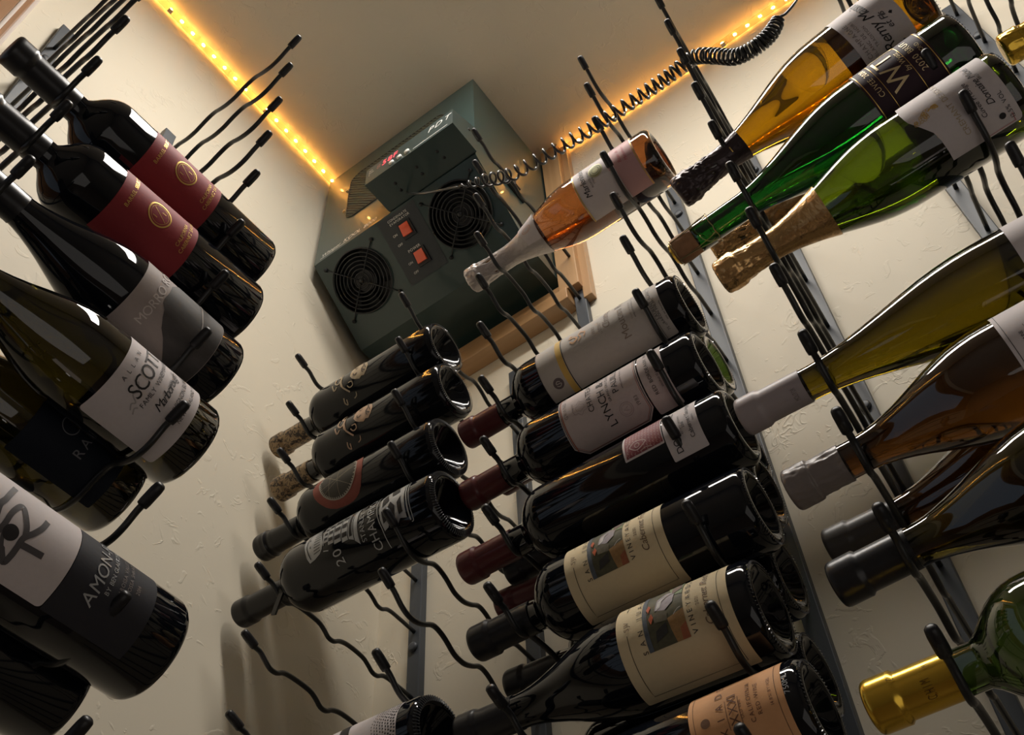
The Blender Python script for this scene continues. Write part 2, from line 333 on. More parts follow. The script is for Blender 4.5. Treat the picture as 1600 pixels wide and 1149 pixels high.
# ------------------------------------------------------------------ wood frame around the cooling unit
fr = empty('unit_frame', V(A, .6, 1.44)); tag(fr, 'light oak frame on the right wall around the green cooling unit', 'frame'); fo = fr.location.copy()
def fb(name, lo, hi, m, par, o0, bev=.0012): return box(name, tuple(Vector((lo[0], lo[1], lo[2] + H)) - o0), tuple(Vector((hi[0], hi[1], hi[2] + H)) - o0), m, par, bev)
fb('sill_board', (.868, .452, 1.432), (A, B - .0005, 1.462), OAK, fr, fo); fb('sill_ledge', (.880, .452, 1.462), (A, B - .0005, 1.495), OAK, fr, fo)
fb('side_post', (.872, .430, 1.462), (A, .468, CE - .012), OAKV, fr, fo); fb('side_post', (.885, .416, 1.432), (A, .432, CE - .012), OAKV, fr, fo)
# ------------------------------------------------------------------ cooling unit
TEAL = mat('green_painted_metal', (.022, .047, .045), .36, coat=.3, grain=(3, .06)); TEALD = mat('green_metal_box', (.022, .042, .042), .34, coat=.3)
DK = mat('fan_dark', (.006, .007, .009), .5); WIRE = mat('guard_wire', (.016, .018, .020), .4); WHT = mat('white_print', (.75, .75, .72), .5); PLATE = mat('switch_plate', (.030, .037, .043), .45)
cu = empty('cooling_unit', V(.6534, .4700, 1.512)); co = cu.location.copy(); tag(cu, 'dark green wall cooling unit with two fans and red rocker switches, under the ceiling corner', 'cooling unit')
Y0, Y1, XF = .4700, .8250, .6534; ZT, ZF, ZB, XC = 1.923, 1.6165, 1.512, .789
def vo(x, y, z): return Vector((x, y, z + H)) - co
prof = [(A - .002, ZT), (XF, ZT), (XF, ZF), (XC, ZB), (A - .002, ZB)]
hv = [tuple(vo(x, y, z)) for y in (Y0, Y1) for x, z in prof]
hs = pyd('housing', hv, [(0, 1, 2, 3, 4), (9, 8, 7, 6, 5), (0, 5, 6, 1), (1, 6, 7, 2), (3, 8, 9, 4), (4, 9, 5, 0)], TEAL, cu)
CT = Vector((XC - XF, 0, ZB - ZF)); CL = CT.length; CT.normalize(); CN = Vector((CT.z, 0, -CT.x))      # chamfer direction (down-back) and outward normal
if CN.z > 0: CN = -CN
def ch(y, t, o=0): return vo(XF, y, ZF) + CT * t + CN * o
FANS = [(.7571, .0705, .0560), (.5434, .0705, .0565)]
bm = bmesh.new(); ov = [bm.verts.new(ch(y, t)) for y, t in ((Y0, 0), (Y1, 0), (Y1, CL), (Y0, CL))]; es = [bm.edges.new((ov[i], ov[(i + 1) % 4])) for i in range(4)]
for fy, ft, fr_ in FANS:
    rv = [bm.verts.new(ch(fy + fr_ * math.cos(a * math.pi / 24), ft + fr_ * math.sin(a * math.pi / 24))) for a in range(48)]; es += [bm.edges.new((rv[i], rv[(i + 1) % 48])) for i in range(48)]
bmesh.ops.triangle_fill(bm, edges=es, use_beauty=True, use_dissolve=False); bmesh.ops.recalc_face_normals(bm, faces=bm.faces); frombm('fan_panel', bm, TEAL, cu)
for fy, ft, r in FANS:
    v = []; f = []
    for k in range(48): a = k * math.pi / 24; v += [tuple(ch(fy + r * math.cos(a), ft + r * math.sin(a), 0)), tuple(ch(fy + r * math.cos(a), ft + r * math.sin(a), -.03))]
    f = [(2 * k, 2 * ((k + 1) % 48), 2 * ((k + 1) % 48) + 1, 2 * k + 1) for k in range(48)] + [tuple(2 * k + 1 for k in range(48))]
    fan = pyd('fan_opening', v, f, DK, cu)
    v = []; f = []
    for b in range(7):                                                    # blades
        a0 = 2 * math.pi * b / 7
        for i in range(5):
            q = i / 4; rr = r * (.32 + .62 * q)
            for da, o in ((-.05, -.024), (.62, -.012)): a = a0 + da + q * .25; v.append(tuple(ch(fy + rr * math.cos(a), ft + rr * math.sin(a), o)))
        k = b * 10; f += [(k + 2 * i, k + 2 * i + 1, k + 2 * i + 3, k + 2 * i + 2) for i in range(4)]
    pyd('fan_blades', v, f, mat('fan_blade', (.012, .013, .016), .35), fan)
    v = []; f = []
    for k in range(20): a = k * math.pi / 10; v += [tuple(ch(fy + r * .34 * math.cos(a), ft + r * .34 * math.sin(a), -.010)), tuple(ch(fy + r * .34 * math.cos(a), ft + r * .34 * math.sin(a), -.028))]
    pyd('fan_hub', v, [(2 * k, 2 * ((k + 1) % 20), 2 * ((k + 1) % 20) + 1, 2 * k + 1) for k in range(20)] + [tuple(2 * k for k in range(20))], mat('fan_hub_plastic', (.02, .02, .024), .4), fan)
    g = empty('fan_guard', (0, 0, 0)); g.parent = cu
    for i in range(8):
        rr = r * (.12 + .126 * i); P = [ch(fy + rr * math.cos(a * math.pi / 18), ft + rr * math.sin(a * math.pi / 18), .0035) for a in range(37)]
        tube('guard_ring', P, .0013, WIRE, g, 6)
    for a in (45, 135, 225, 315):
        c, s_ = math.cos(R_(a)), math.sin(R_(a)); e = r * 1.30
        tube('guard_spoke', [ch(fy + c * .004, ft + s_ * .004, .0055), ch(fy + c * r * .9, ft + s_ * r * .9, .0055), ch(fy + c * r * 1.08, ft + s_ * r * 1.08, .003), ch(fy + c * e, ft + s_ * e, .0012)], .0011, WIRE, g, 6)
        tube('guard_screw', [ch(fy + c * e, ft + s_ * e, -.001), ch(fy + c * e, ft + s_ * e, .0035)], .0034, DK, g, 10)
    tube('guard_centre', [ch(fy, ft, .003), ch(fy, ft, .0075)], .004, WIRE, g, 12)
def flat_text(name, rows, org, ex, ey, m, par):                        # text in any plane; ex reading direction, ey up
    for t, x, y, h, sp, sh in rows:
        v = []; f = []
        a, b, wd = text_geo(t, h, sp, sh); k = len(v); v += [tuple(org + ex * (x + p[0]) + ey * (y + p[1])) for p in a]; f += [tuple(k + i for i in q) for q in b]
        pyd(name, v, f, m, par)
def quad(name, c4, m, par): return pyd(name, [tuple(c) for c in c4], [(0, 1, 2, 3)], m, par)
sp_ = quad('switch_plate', [ch(.683, .004, .0008), ch(.604, .004, .0008), ch(.604, .126, .0008), ch(.683, .126, .0008)], PLATE, cu)
EXc = Vector((0, -1, 0)); EYc = -CT
flat_text('lettering', [('CONDENSATE', 0, -.0, .0042, .12, 0), ('EVAPORATOR', .001, -.0062, .0042, .12, 0), ('ON', -.004, -.026, .004, .12, 0), ('OFF', -.0045, -.044, .004, .12, 0), ('POWER', .007, -.062, .0048, .12, 0), ('ON', -.004, -.080, .004, .12, 0), ('OFF', -.0035, -.098, .004, .12, 0)], ch(.664, .014, .0014), EXc, EYc, WHT, sp_)
REDR = mat('red_rocker', (.55, .055, .018), .22, coat=.5, emit=(1, .14, .03), es=.07); BLKP = mat('black_plastic', (.010, .011, .014), .35)
for y, t in ((.6400, .0385), (.6410, .0910)):
    def qbox(nm, y, t, hy, ht, o0, o1, m, par, tilt=0):
        v = [tuple(ch(y + a * hy, t + b * ht, (o0 if c == 0 else o1) + (tilt * b if c else 0))) for c in (0, 1) for a, b in ((-1, -1), (1, -1), (1, 1), (-1, 1))]
        return pyd(nm, v, [(3, 2, 1, 0), (4, 5, 6, 7), (0, 1, 5, 4), (1, 2, 6, 5), (2, 3, 7, 6), (3, 0, 4, 7)], m, par)
    bz = qbox('rocker_switch', y - .001, t + .001, .0125, .0150, .0005, .0035, BLKP, cu); qbox('rocker', y, t, .0088, .0105, .003, .0065, REDR, bz, .0022)
# front grille (slot with slanted louvres) and its print
gy0, gy1, gz0, gz1 = .535, .763, 1.706, 1.868
def rrect(x0, x1, y0, y1, r, n=6):
    P = []
    for cx, cy, a0 in ((x1 - r, y0 + r, -90), (x1 - r, y1 - r, 0), (x0 + r, y1 - r, 90), (x0 + r, y0 + r, 180)):
        for i in range(n + 1): a = R_(a0 + 90 * i / n); P.append((cx + r * math.cos(a), cy + r * math.sin(a)))
    return P
gp = rrect(gy0, gy1, gz0, gz1, .024)
gr = pyd('grille', [tuple(vo(XF - .0006, y, z)) for y, z in gp], [tuple(range(len(gp)))], mat('grille_shadow', (.012, .015, .015), .6), cu)
tube('grille_rim', [vo(XF - .001, y, z) for y, z in gp + gp[:1]], .0011, mat('grille_rim', (.02, .025, .024), .4), gr, 6)
v = []; f = []; nl = 46
for i in range(nl):                                                     # louvres: slanted fins, clipped to the slot
    c0 = gy0 - .16 + (gy1 - gy0 + .16) * (i + .5) / nl; seg = []
    for k in range(41):
        z = gz0 + (gz1 - gz0) * k / 40; y = c0 + (z - gz0) * .95; dx = max(gy0 + .024 - y, 0, y - (gy1 - .024)); dz = max(gz0 + .024 - z, 0, z - (gz1 - .024))
        if (dx * dx + dz * dz) ** .5 < .0225 and gy0 + .001 < y < gy1 - .001: seg.append((y, z))
    if len(seg) > 2:
        a, b = seg[0], seg[-1]; k = len(v); hw = .0012
        v += [tuple(vo(XF - .0007, a[0] - hw, a[1])), tuple(vo(XF - .0032, a[0] + hw * .4, a[1])), tuple(vo(XF - .0007, a[0] + hw, a[1])), tuple(vo(XF - .0007, b[0] - hw, b[1])), tuple(vo(XF - .0032, b[0] + hw * .4, b[1])), tuple(vo(XF - .0007, b[0] + hw, b[1]))]
        f += [(k, k + 1, k + 4, k + 3), (k + 1, k + 2, k + 5, k + 4)]
lv = pyd('louvres', v, f, mat('louvre_metal', (.16, .19, .17), .35), gr); lv['kind'] = 'stuff'
for y, z in ((.7685, 1.8236), (.7680, 1.7456)): tube('screw', [vo(XF + .001, y, z), vo(XF - .003, y, z)], .0032, mat('brass_screw', (.45, .33, .15), .3, .8), cu, 12)
lg = flat_text('lettering', [('Whisper', 0, 0, .0085, .10, .28), ('KOOL 8000', .051, 0, .0100, .08, .28)], vo(XF - .0008, .8085, 1.6262), Vector((0, -1, 0)), Vector((0, 0, 1)), WHT, cu)
quad('underline', [vo(XF - .0008, .811, 1.6225), vo(XF - .0008, .742, 1.6225), vo(XF - .0008, .742, 1.6235), vo(XF - .0008, .811, 1.6235)], WHT, cu)
# controller box hung on the front
bx = [(.589, 1.620), (.589, 1.672), (XF - .0005, 1.706), (XF - .0005, 1.620)]
v = [tuple(vo(x, y, z)) for y in (.4668, .6530) for x, z in bx]
cb = pyd('controller_box', v, [(0, 1, 2, 3), (7, 6, 5, 4), (0, 4, 5, 1), (1, 5, 6, 2), (2, 6, 7, 3), (3, 7, 4, 0)], TEALD, cu)
LEDR = mat('red_digits', (.4, .02, .02), .4, emit=(1, .10, .12), es=1.6)
EX = Vector((0, -1, 0)); EY = Vector((0, 0, 1)); oB = vo(.5884, .6530, 1.620)
flat_text('digits', [('58F', .036, .028, .0150, .16, .12)], oB, EX, EY, LEDR, cb); flat_text('digits_dim', [('8', .024, .028, .0130, .2, .12)], oB, EX, EY, mat('dim_digits', (.30, .14, .12), .5), cb)
flat_text('lettering', [('PDT', .135, .026, .0150, .22, .35), ('SET', .0075, .036, .0035, .1, 0), ('RUN', .0075, .029, .0035, .1, 0), ('F', .0075, .022, .0035, .1, 0)], oB, EX, EY, WHT, cb)
quad('underline', [oB + EX * .104 + EY * .006, oB + EX * .176 + EY * .006, oB + EX * .176 + EY * .0075, oB + EX * .104 + EY * .0075], WHT, cb)
for k in range(3):
    c = oB + EX * (.058 + .0165 * k) + EY * .013; tube('button', [c + Vector((.001, 0, 0)), c + Vector((-.0018, 0, 0))], .0052, mat('pale_button', (.62, .62, .58), .4), cb, 16)
for x, y in ((.6139, .5184), (.6293, .516), (.6153, .563), (.6303, .5633), (.617, .6098), (.6321, .6105)): tube('vent_hole', [vo(x, y, 1.6210), vo(x, y, 1.6196)], .0030, DK, cb, 10)
tube('screw', [vo(.633, .4672, 1.668), vo(.633, .4655, 1.668)], .003, DK, cb, 10)
# plug on the side of the unit
pl = empty('side_plug', (0, 0, 0)); pl.parent = cu
def sbx(nm, x0, x1, z0, z1, y, m): bm = bmesh.new(); p, q = vo(x0, y, z0), vo(x1, Y0 + .0005, z1); box_bm(bm, tuple(p), tuple(q), .0015); bmesh.ops.recalc_face_normals(bm, faces=bm.faces); return frombm(nm, bm, m, pl)
sbx('latch_plate', .738, .790, 1.644, 1.664, Y0 - .006, BLKP); sbx('latch_tab', .752, .768, 1.648, 1.660, Y0 - .012, BLKP)
# coiled cord
def coil():
    key = [((.6421, .6056, 1.620), 0, 0), ((.632, .590, 1.585), 0, 0), ((.602, .530, 1.475), 0, 0), ((.600, .4715, 1.4235), 0, .2), ((.60, .415, 1.380), 1, 4.2), ((.60, .3702, 1.3473), 1, 7.5), ((.60, .316, 1.336), 1, 11), ((.60, .2648, 1.3284), 1, 14.5), ((.60, .228, 1.3245), 1, 17), ((.60, .1641, 1.3238), 1, 22), ((.60, .118, 1.325), 1, 26.5), ((.60, .081, 1.3279), 1, 31), ((.60, .058, 1.298), 1, 35), ((.60, .0361, 1.2620), 1, 40), ((.60, .012, 1.2535), 1, 45), ((.60, -.010, 1.2600), 1, 50), ((.60, -.026, 1.2790), .8, 54.5), ((.602, -.030, 1.291), 0, 55), ((.605, -.040, 1.296), 0, 55), ((.61, -.062, 1.325), 0, 55), ((.63, -.10, 1.42), 0, 55), ((.75, -.16, 1.70), 0, 55), ((A - .004, -.20, 1.93), 0, 55)]
    P = smooth_path([k[0] for k in key], 60); n = len(P); out = []; amp = []; ph = []
    for i in range(len(key) - 1):
        for k in range(60): t = k / 60; amp.append(key[i][1] + (key[i + 1][1] - key[i][1]) * t); ph.append(key[i][2] + (key[i + 1][2] - key[i][2]) * t)
    amp.append(key[-1][1]); ph.append(key[-1][2]); last = None
    for i in range(n):
        t = (P[min(i + 1, n - 1)] - P[max(i - 1, 0)]).normalized(); b = t.cross(Vector((1, 0, 0))).normalized(); c = t.cross(b); a = ph[i] * 2 * math.pi; r = .0090 * amp[i]
        q = P[i] + (b * math.cos(a) + c * math.sin(a)) * r; q.z += H
        if last is None or (q - last).length > .0018: out.append(q); last = q
    o = out[0].copy(); e = empty('coiled_cord', o); tag(e, 'black coiled cord looping from the cooling unit across the rods to the upper right', 'cord')
    tube('cord', [q - o for q in out], .0019, mat('black_cord', (.012, .012, .013), .28, coat=.3), e, 6)
coil()
# ------------------------------------------------------------------ racks
BODY = [(0, 0), (.008, -.005), (.020, -.0105), (.032, -.020), (.043, -.0245), (.056, -.0245), (.070, -.0190), (.084, -.0105), (.095, -.0095), (.108, -.0135), (.122, -.0215), (.132, -.0235), (.144, -.0225), (.158, -.0165), (.170, -.0095), (.181, -.0090), (.193, -.0135), (.206, -.0215), (.216, -.0235), (.228, -.0225), (.242, -.0165), (.254, -.0125)]
NECK = [(0, 0), (.010, -.0065), (.024, -.0075), (.034, -.0140), (.043, -.0190), (.053, -.0185), (.063, -.0125), (.078, -.0100), (.105, -.0100), (.117, -.0145), (.126, -.0205), (.136, -.0200), (.146, -.0135), (.162, -.0095), (.188, -.0100), (.200, -.0150), (.209, -.0205), (.219, -.0200), (.230, -.0135), (.246, -.0115)]
tip_me = None
def rack(name, label, axis, wall, pairs):                    # pairs: (rail lateral, rail top z, tip lateral, tip depth, tip z list, neck?, bolts)
    root = empty(name, V(wall, pairs[0][0], 0) if axis == 'X' else V(pairs[0][0], wall, 0)); tag(root, label, 'wine rack', 'rod wine racks on the walls'); o0 = root.location.copy()
    def W(dep, lat, z): return (V(dep, lat, z) if axis == 'X' else V(lat, dep, z)) - o0
    for rl, top, tl, td, zs, neck, bolts in pairs:
        a = W(wall - .0125, rl - .0105, -.62); b = W(wall - .0003, rl + .0105, top); lo = [min(p, q) for p, q in zip(a, b)]; hi = [max(p, q) for p, q in zip(a, b)]
        r = box('rail', lo, hi, RAIL, root, .0012)
        for z in bolts: tube('bolt', [W(wall - .0115, rl, z), W(wall - .0160, rl, z), W(wall - .0168, rl, z)], [.0075, .0070, .0045], RAIL, r, 16)
        for z in zs:
            pr = NECK if neck else BODY; D = wall - .0125 - td
            P = [(dx, dz) for dx, dz in pr if dx < D - .012] + [(D + .004, -.0125)]
            pts = smooth_path([W(td + dx, tl + (rl - tl) * dx / D, z + dz) for dx, dz in P], 3)
            rd = tube('rod', pts, .0029, STEEL, root, 8)
            d = (pts[5] - pts[0]).normalized(); p = pts[0]; q = [p - d * .0045, p - d * .0040, p - d * .0025, p + d * .002, p + d * .014, p + d * .0175, p + d * .018]
            tube('rubber_tip', q, [.0012, .0030, .0043, .0048, .0049, .0046, .0030], RUB, rd, 12)
    return root
def sc(L, t): return [z * t for z in L]
c1 = sc([2.066, 1.889, 1.732, 1.582, 1.408, 1.248, 1.082], .599) + [.549, .450]; c2 = sc([2.035, 1.864, 1.686, 1.529, 1.352, 1.214, 1.05], .599) + [.525, .426]
c3 = sc([2.607, 2.427, 2.256, 2.08, 1.908, 1.733, 1.561, 1.392, 1.227, 1.065, .885], .598) + [.425, .32]; c4 = sc([2.59, 2.424, 2.238, 2.065, 1.885, 1.72, 1.541, 1.365, 1.201, 1.026, .852], .598) + [.407, .30]
c5 = sc([2.461, 2.283, 2.097, 1.913, 1.741, 1.575, 1.398, 1.222, 1.05, .876, .698], .569) + [.297]; c5 = [1.50] + c5; c6 = [z * .985 for z in (1.53, 1.424, 1.324, 1.222, 1.118, 1.008, .909, .804, .70, .597, .494, .39, .287)]
rack('wine_rack', 'short rod rack under the cooling unit in the wall corner, holding four dark bottles', 'X', A, [(.765, 1.36, .7525, .599, c1, True, (.909,)), (.577, 1.36, .5605, .599, c2, False, (.95,))])
rack('wine_rack', 'rod rack in the middle of the right wall, with the rose bottle on top', 'X', A, [(.440, 1.61, .431, .598, c3, True, (1.4926, .92)), (.243, 1.61, .2315, .598, c4, False, (1.500, .93))])
rack('wine_rack', 'rod rack at the right of the right wall, holding the green and amber bottles', 'X', A, [(.108, 1.61, .0892, .569, c5, True, (1.49, .92)), (-.106, 1.61, -.1215, .581, c6, False, (1.49, .92))])
rack('wine_rack', 'rod rack in the upper right corner with a gold-capped bottle', 'X', A, [(-.252, 1.603, -.262, .59, [1.575, 1.468, 1.362, 1.258, 1.155, 1.05, .95, .85], True, (1.48,)), (-.45, 1.603, -.46, .59, [1.55, 1.44, 1.34, 1.23, 1.13, 1.02, .92, .82], False, (1.48,))])
l1 = sc([2.15, 1.938, 1.745, 1.54], .527); l1 = [l1[0] + .1, ] + l1 + [l1[3] - .105 * k for k in range(1, 6)]; l2 = sc([2.852, 2.661, 2.452, 2.267, 2.078, 1.869, 1.684, 1.504, 1.308, 1.126, .927, .743], .532)
rack('wine_rack', 'rod rack on the left wall with the red-labelled bottles', 'Y', B, [(.122, 1.62, .1133, .527, [1.555, 1.45, 1.345] + l1, True, (1.5,)), (.328, 1.613, .3165, .532, l2, False, (1.5,))])
# ------------------------------------------------------------------ bottles
BACKP = paper('back_label_paper', (.35, .33, .32)); WP = paper('white_label_paper', (.60, .545, .54)); CREAM = paper('cream_label_paper', (.66, .54, .34)); OLDP = paper('aged_label_paper', (.47, .43, .39)); PINKW = paper('pinkish_label_paper', (.52, .44, .42))
TAN = paper('tan_label_paper', (.68, .36, .17)); REDP = paper('deep_red_label', (.26, .030, .036)); MAUVE = paper('greige_label_paper', (.34, .29, .27)); DKP = paper('charcoal_label', (.028, .028, .034)); NAVY = paper('navy_label', (.006, .009, .017)); PLUM = paper('plum_label', (.035, .018, .026))
CAPB = mat('black_capsule', (.012, .012, .014), .33, bump=(60, .2, .001)); CAPR = mat('burgundy_capsule', (.085, .012, .014), .36, coat=.2, bump=(90, .35, .001)); CAPG = mat('pale_grey_capsule', (.36, .31, .31), .42); CAPT = mat('taupe_capsule', (.20, .17, .155), .34, bump=(40, .4, .002)); CAPD = mat('grey_brown_capsule', (.075, .068, .062), .38)
GFOIL = mat('gold_foil', (.62, .38, .16), .27, .85, bump=(170, .5, .0016)); YGOLD = mat('yellow_gold_capsule', (.75, .48, .06), .22, .9); PFOIL = mat('silver_pink_foil', (.52, .47, .45), .32, .45, bump=(190, .6, .0018)); DFOIL = mat('dark_aubergine_foil', (.050, .035, .038), .28, .45, bump=(150, .5, .0016)); CORK = mat('cork', (.30, .16, .08), .8, grain=(160, .35)); CAGE = mat('brass_cage_wire', (.36, .28, .15), .3, .9)
AIR = mat('air_in_wine', (1, 1, 1), 0, trans=1, ior=.95)
def mottled():
    m = mat('mottled_bronze_capsule', (.20, .13, .075), .45); nt = m.node_tree; N = nt.nodes.new; tc = N('ShaderNodeTexCoord'); n = N('ShaderNodeTexNoise'); n.inputs['Scale'].default_value = 190; n.inputs['Detail'].default_value = 3; n.inputs['Distortion'].default_value = 1.2
    cr = N('ShaderNodeValToRGB'); cr.color_ramp.elements[0].position = .42; cr.color_ramp.elements[1].position = .56; cr.color_ramp.elements[0].color = (.035, .022, .014, 1); cr.color_ramp.elements[1].color = (.34, .23, .12, 1)
    nt.links.new(tc.outputs['Object'], n.inputs['Vector']); nt.links.new(n.outputs['Fac'], cr.inputs[0]); nt.links.new(cr.outputs[0], nt.nodes['Principled BSDF'].inputs['Base Color']); return m
MOT = mottled()
WB = 'wine_bottle'
# --- four in the corner rack
BONE = mat('bone_print', (.46, .37, .25), .5); BONED = mat('bone_shadow_print', (.10, .075, .06), .5)
def m_art(b, tone):
    arts = [[(-82, .1315), (-93, .1323), (-102, .1290), (-108, .1240), (-113, .1165), (-109, .1126), (-111, .1085), (-103, .1040), (-90, .101), (-78, .1035), (-70, .111), (-66, .121), (-72, .129)]]
    h = b.multi(arts, tone, b.root, .0005, 'art_print')
    b.lines([([(-74, .1461), (-91, .1485), (-108, .1463), (-120, .1406), (-128, .1360)], [.001] * 4 + [.0035] * 8 + [.0022] * 13, True, False), ([(-90, .1636), (-107, .160), (-101, .1555)], .0022, True, False), ([(-72, .158), (-88, .1585), (-96, .153), (-88, .149)], .0022, True, False),
             ([(-133, .1484), (-143, .1499), (-148, .147), (-138, .1452)], .0018, True, False), ([(-134, .1277), (-141, .1292), (-144, .1337)], .0014, True, False), ([(-112, .138), (-119, .1345), (-117, .1290), (-108, .1300), (-107, .1355)], .0016, True, False), ([(-60, .150), (-74, .153), (-80, .148)], .003, True, False)], tone, h, .0006)
    b.lines([([(-90, .1265), (-97, .125), (-95, .1195)], .0018, True, False), ([(-68, .1120), (-82, .1085), (-92, .1115), (-100, .1055)], .0022, True, False), ([(-74, .1245), (-80, .1225), (-76, .1190)], .0018, True, False), ([(-95, .112), (-103, .1095)], .0012, False, False), ([(-85, .1070), (-95, .1045)], .0012, False, False)], BONED, h, .0009)
    # a faint back print lower down
b = Bottle(WB, (.652, .8291, 1.1417), (.652, .5257, 1.1295), .0375, 'bord', 'topmost bottle of the corner stack, bone-coloured drawing, mottled bronze capsule', GLS); b.capsule(.240, MOT); b.knurl(84); m_art(b, BONE)
b = Bottle(WB, (.655, .8125, 1.0483), (.655, .5128, 1.0362), .0375, 'bord', 'second bottle down in the corner stack, bone-coloured drawing, directly above the gear label', GLS); b.capsule(.236, MOT); b.knurl(84); m_art(b, mat('peach_print', (.50, .34, .23), .5))
b = Bottle(WB, (.652, .8203, .946), (.652, .5184, .9315), .0375, 'bord', 'dark bottle with a round red gear-toothed label and ridged black capsule', GLS); b.capsule(.228, CAPB, ridges=1); b.knurl(84, True)
oc = [(-87, .1789), (-99, .1776), (-110, .175), (-119, .1715), (-127, .1673), (-135, .1625), (-141, .1569), (-146, .150), (-148, .1417), (-149, .1335), (-148, .1253), (-145, .119), (-140, .113), (-130, .107), (-115, .1026), (-95, .1000), (-75, .1015), (-55, .107), (-42, .118), (-36, .135), (-38, .150), (-48, .165), (-65, .175)]
ol = b.poly(oc, mat('brick_red_label', (.24, .05, .032), .5, grain=(120, .2)), b.root, .0004, 'front_label')
ic = [(-86, .1681), (-96, .1665), (-106, .164), (-114, .161), (-121, .1567), (-126, .1525), (-130, .147), (-132, .141), (-132, .1342), (-129, .1275), (-124, .1215), (-116, .1163), (-108, .1127), (-92, .1098), (-75, .1112), (-60, .118), (-52, .130), (-50, .143), (-56, .156), (-70, .165)]
b.poly(ic, mat('dark_gear_print', (.035, .032, .026), .5), ol, .0007)
gt = []; cxp, cyp = -92, .139
for i in range(len(ic)):
    p, q = ic[i], ic[(i + 1) % len(ic)]
    for t in (0, .5): x = p[0] + (q[0] - p[0]) * t; y = p[1] + (q[1] - p[1]) * t; gt.append(([(x, y), (x + (cxp - x) * .10, y + (cyp - y) * .10)], .0015, False, False))
b.lines([(ic, .0016, False, True)] + gt, mat('gear_silver', (.34, .31, .26), .5), ol, .0010)
b.lines([([(-70, .162), (-118, .120)], .0004, False, False), ([(-75, .113), (-112, .160)], .0004, False, False), ([(-60, .14), (-128, .138)], .0004, False, False), ([(-100, .165), (-82, .111)], .0004, False, False), ([(-62, .15), (-120, .153)], .0004, False, False)], mat('gear_lines', (.30, .26, .18), .5), ol, .0010)
b = Bottle(WB, (.645, .8267, .8407), (.645, .5074, .8266), .040, 'bord', 'black championship bottle engraved with a silver trophy, lowest of the corner stack', GLK); b.capsule(.232, CAPB); b.knurl(76, True)
bowl = [(-99, .1766), (-85, .1792), (-70, .1798), (-54, .177), (-44, .172), (-50, .164), (-60, .158), (-75, .1555), (-88, .1525), (-97, .1510), (-108, .1525), (-114, .1560), (-119, .1640), (-121, .1715), (-112, .1745)]
e = b.multi([bowl], SILV, b.root, .0004, 'engraving', True)
b.lines([([(-108 + 5 * i, .1545 + .0006 * (i % 2)), (-110 + 5.6 * i, .1640)], .0009, False, False) for i in range(11)] + [([(-116, .169), (-90, .1745), (-58, .1725)], .0010, True, False), ([(-96, .168), (-95, .170), (-92, .169)], .0010, False, False), ([(-80, .170), (-79, .172), (-76, .171)], .0010, False, False)], INK, e, .0007, curved=True)
tiers = [(.1435, .1495, 20, ), (.1355, .1430, 27), (.1245, .1345, 31), (.1150, .1235, 35)]; pol = []; cuts = []
for s0, s1, hw in tiers:
    pol.append([(-80 - hw, s0), (-80 + hw, s0), (-80 + hw, s1), (-80 - hw, s1)])
    for k in range(4): c = -80 - hw + hw * 2 * (k + .65) / 4; cuts.append([(c - hw * .12, s0 + .0008), (c + hw * .12, s0 + .0008), (c + hw * .12, s1 - .0008), (c - hw * .12, s1 - .0008)])
pol += [[(-131, .1010), (-30, .1010), (-36, .1065), (-122, .1065)], [(-120, .1075), (-42, .1075), (-46, .1140), (-115, .1140)]]
b.multi(pol, SILV, e, .0004); b.multi(cuts + [[(-112, .1088), (-50, .1088), (-50, .1126), (-112, .1126)]], INK, e, .0007)
b.lines([([(-113, .1505), (-116, .1435)], .0012, False, False), ([(-104, .1500), (-70, .1500), (-50, .150)], .0012, False, False), ([(-103, .0721), (-118, .0702), (-129, .0691), (-158, .0695)], .0010, True, False), ([(-103, .0721), (-70, .0735), (-30, .0730)], .0010, True, False)], SILV, e, .0006)
b.text([('STANLEY CUP', .0915, -131, .0062, .10), ('CHAMPIONS', .0765, -153, .0105, .10), ('20', .1275, -146, .0120, .16), ('12', .1275, -50, .0120, .16)], SILV, e, .0006)
cr_ = [(-94, .0694), (-112, .0690), (-131, .0669), (-128, .0610), (-124, .0595), (-128, .0555), (-124, .0520), (-130, .0481), (-124, .0440), (-128, .0358), (-100, .0352), (-76, .0353), (-50, .036), (-40, .045), (-50, .058), (-70, .068)]
c_ = b.multi([cr_], SILV, e, .0004)
b.multi([[(-120, .0655), (-98, .0665), (-104, .0600), (-116, .0590)], [(-119, .0560), (-100, .0590), (-88, .0540), (-100, .0480), (-121, .0500)], [(-92, .0650), (-74, .0660), (-66, .0600), (-84, .0560)], [(-118, .0440), (-96, .0450), (-86, .0400), (-116, .0385)], [(-78, .0520), (-62, .0560), (-54, .0470), (-76, .0420)]], INK, e, .0007)
b.lines([([(-60, .034), (-100, .0322), (-134, .0325)], .0016, True, False), ([(-60, .0305), (-100, .0290), (-133, .0290), (-137, .0320)], .0009, True, False)], SILV, e, .0006)
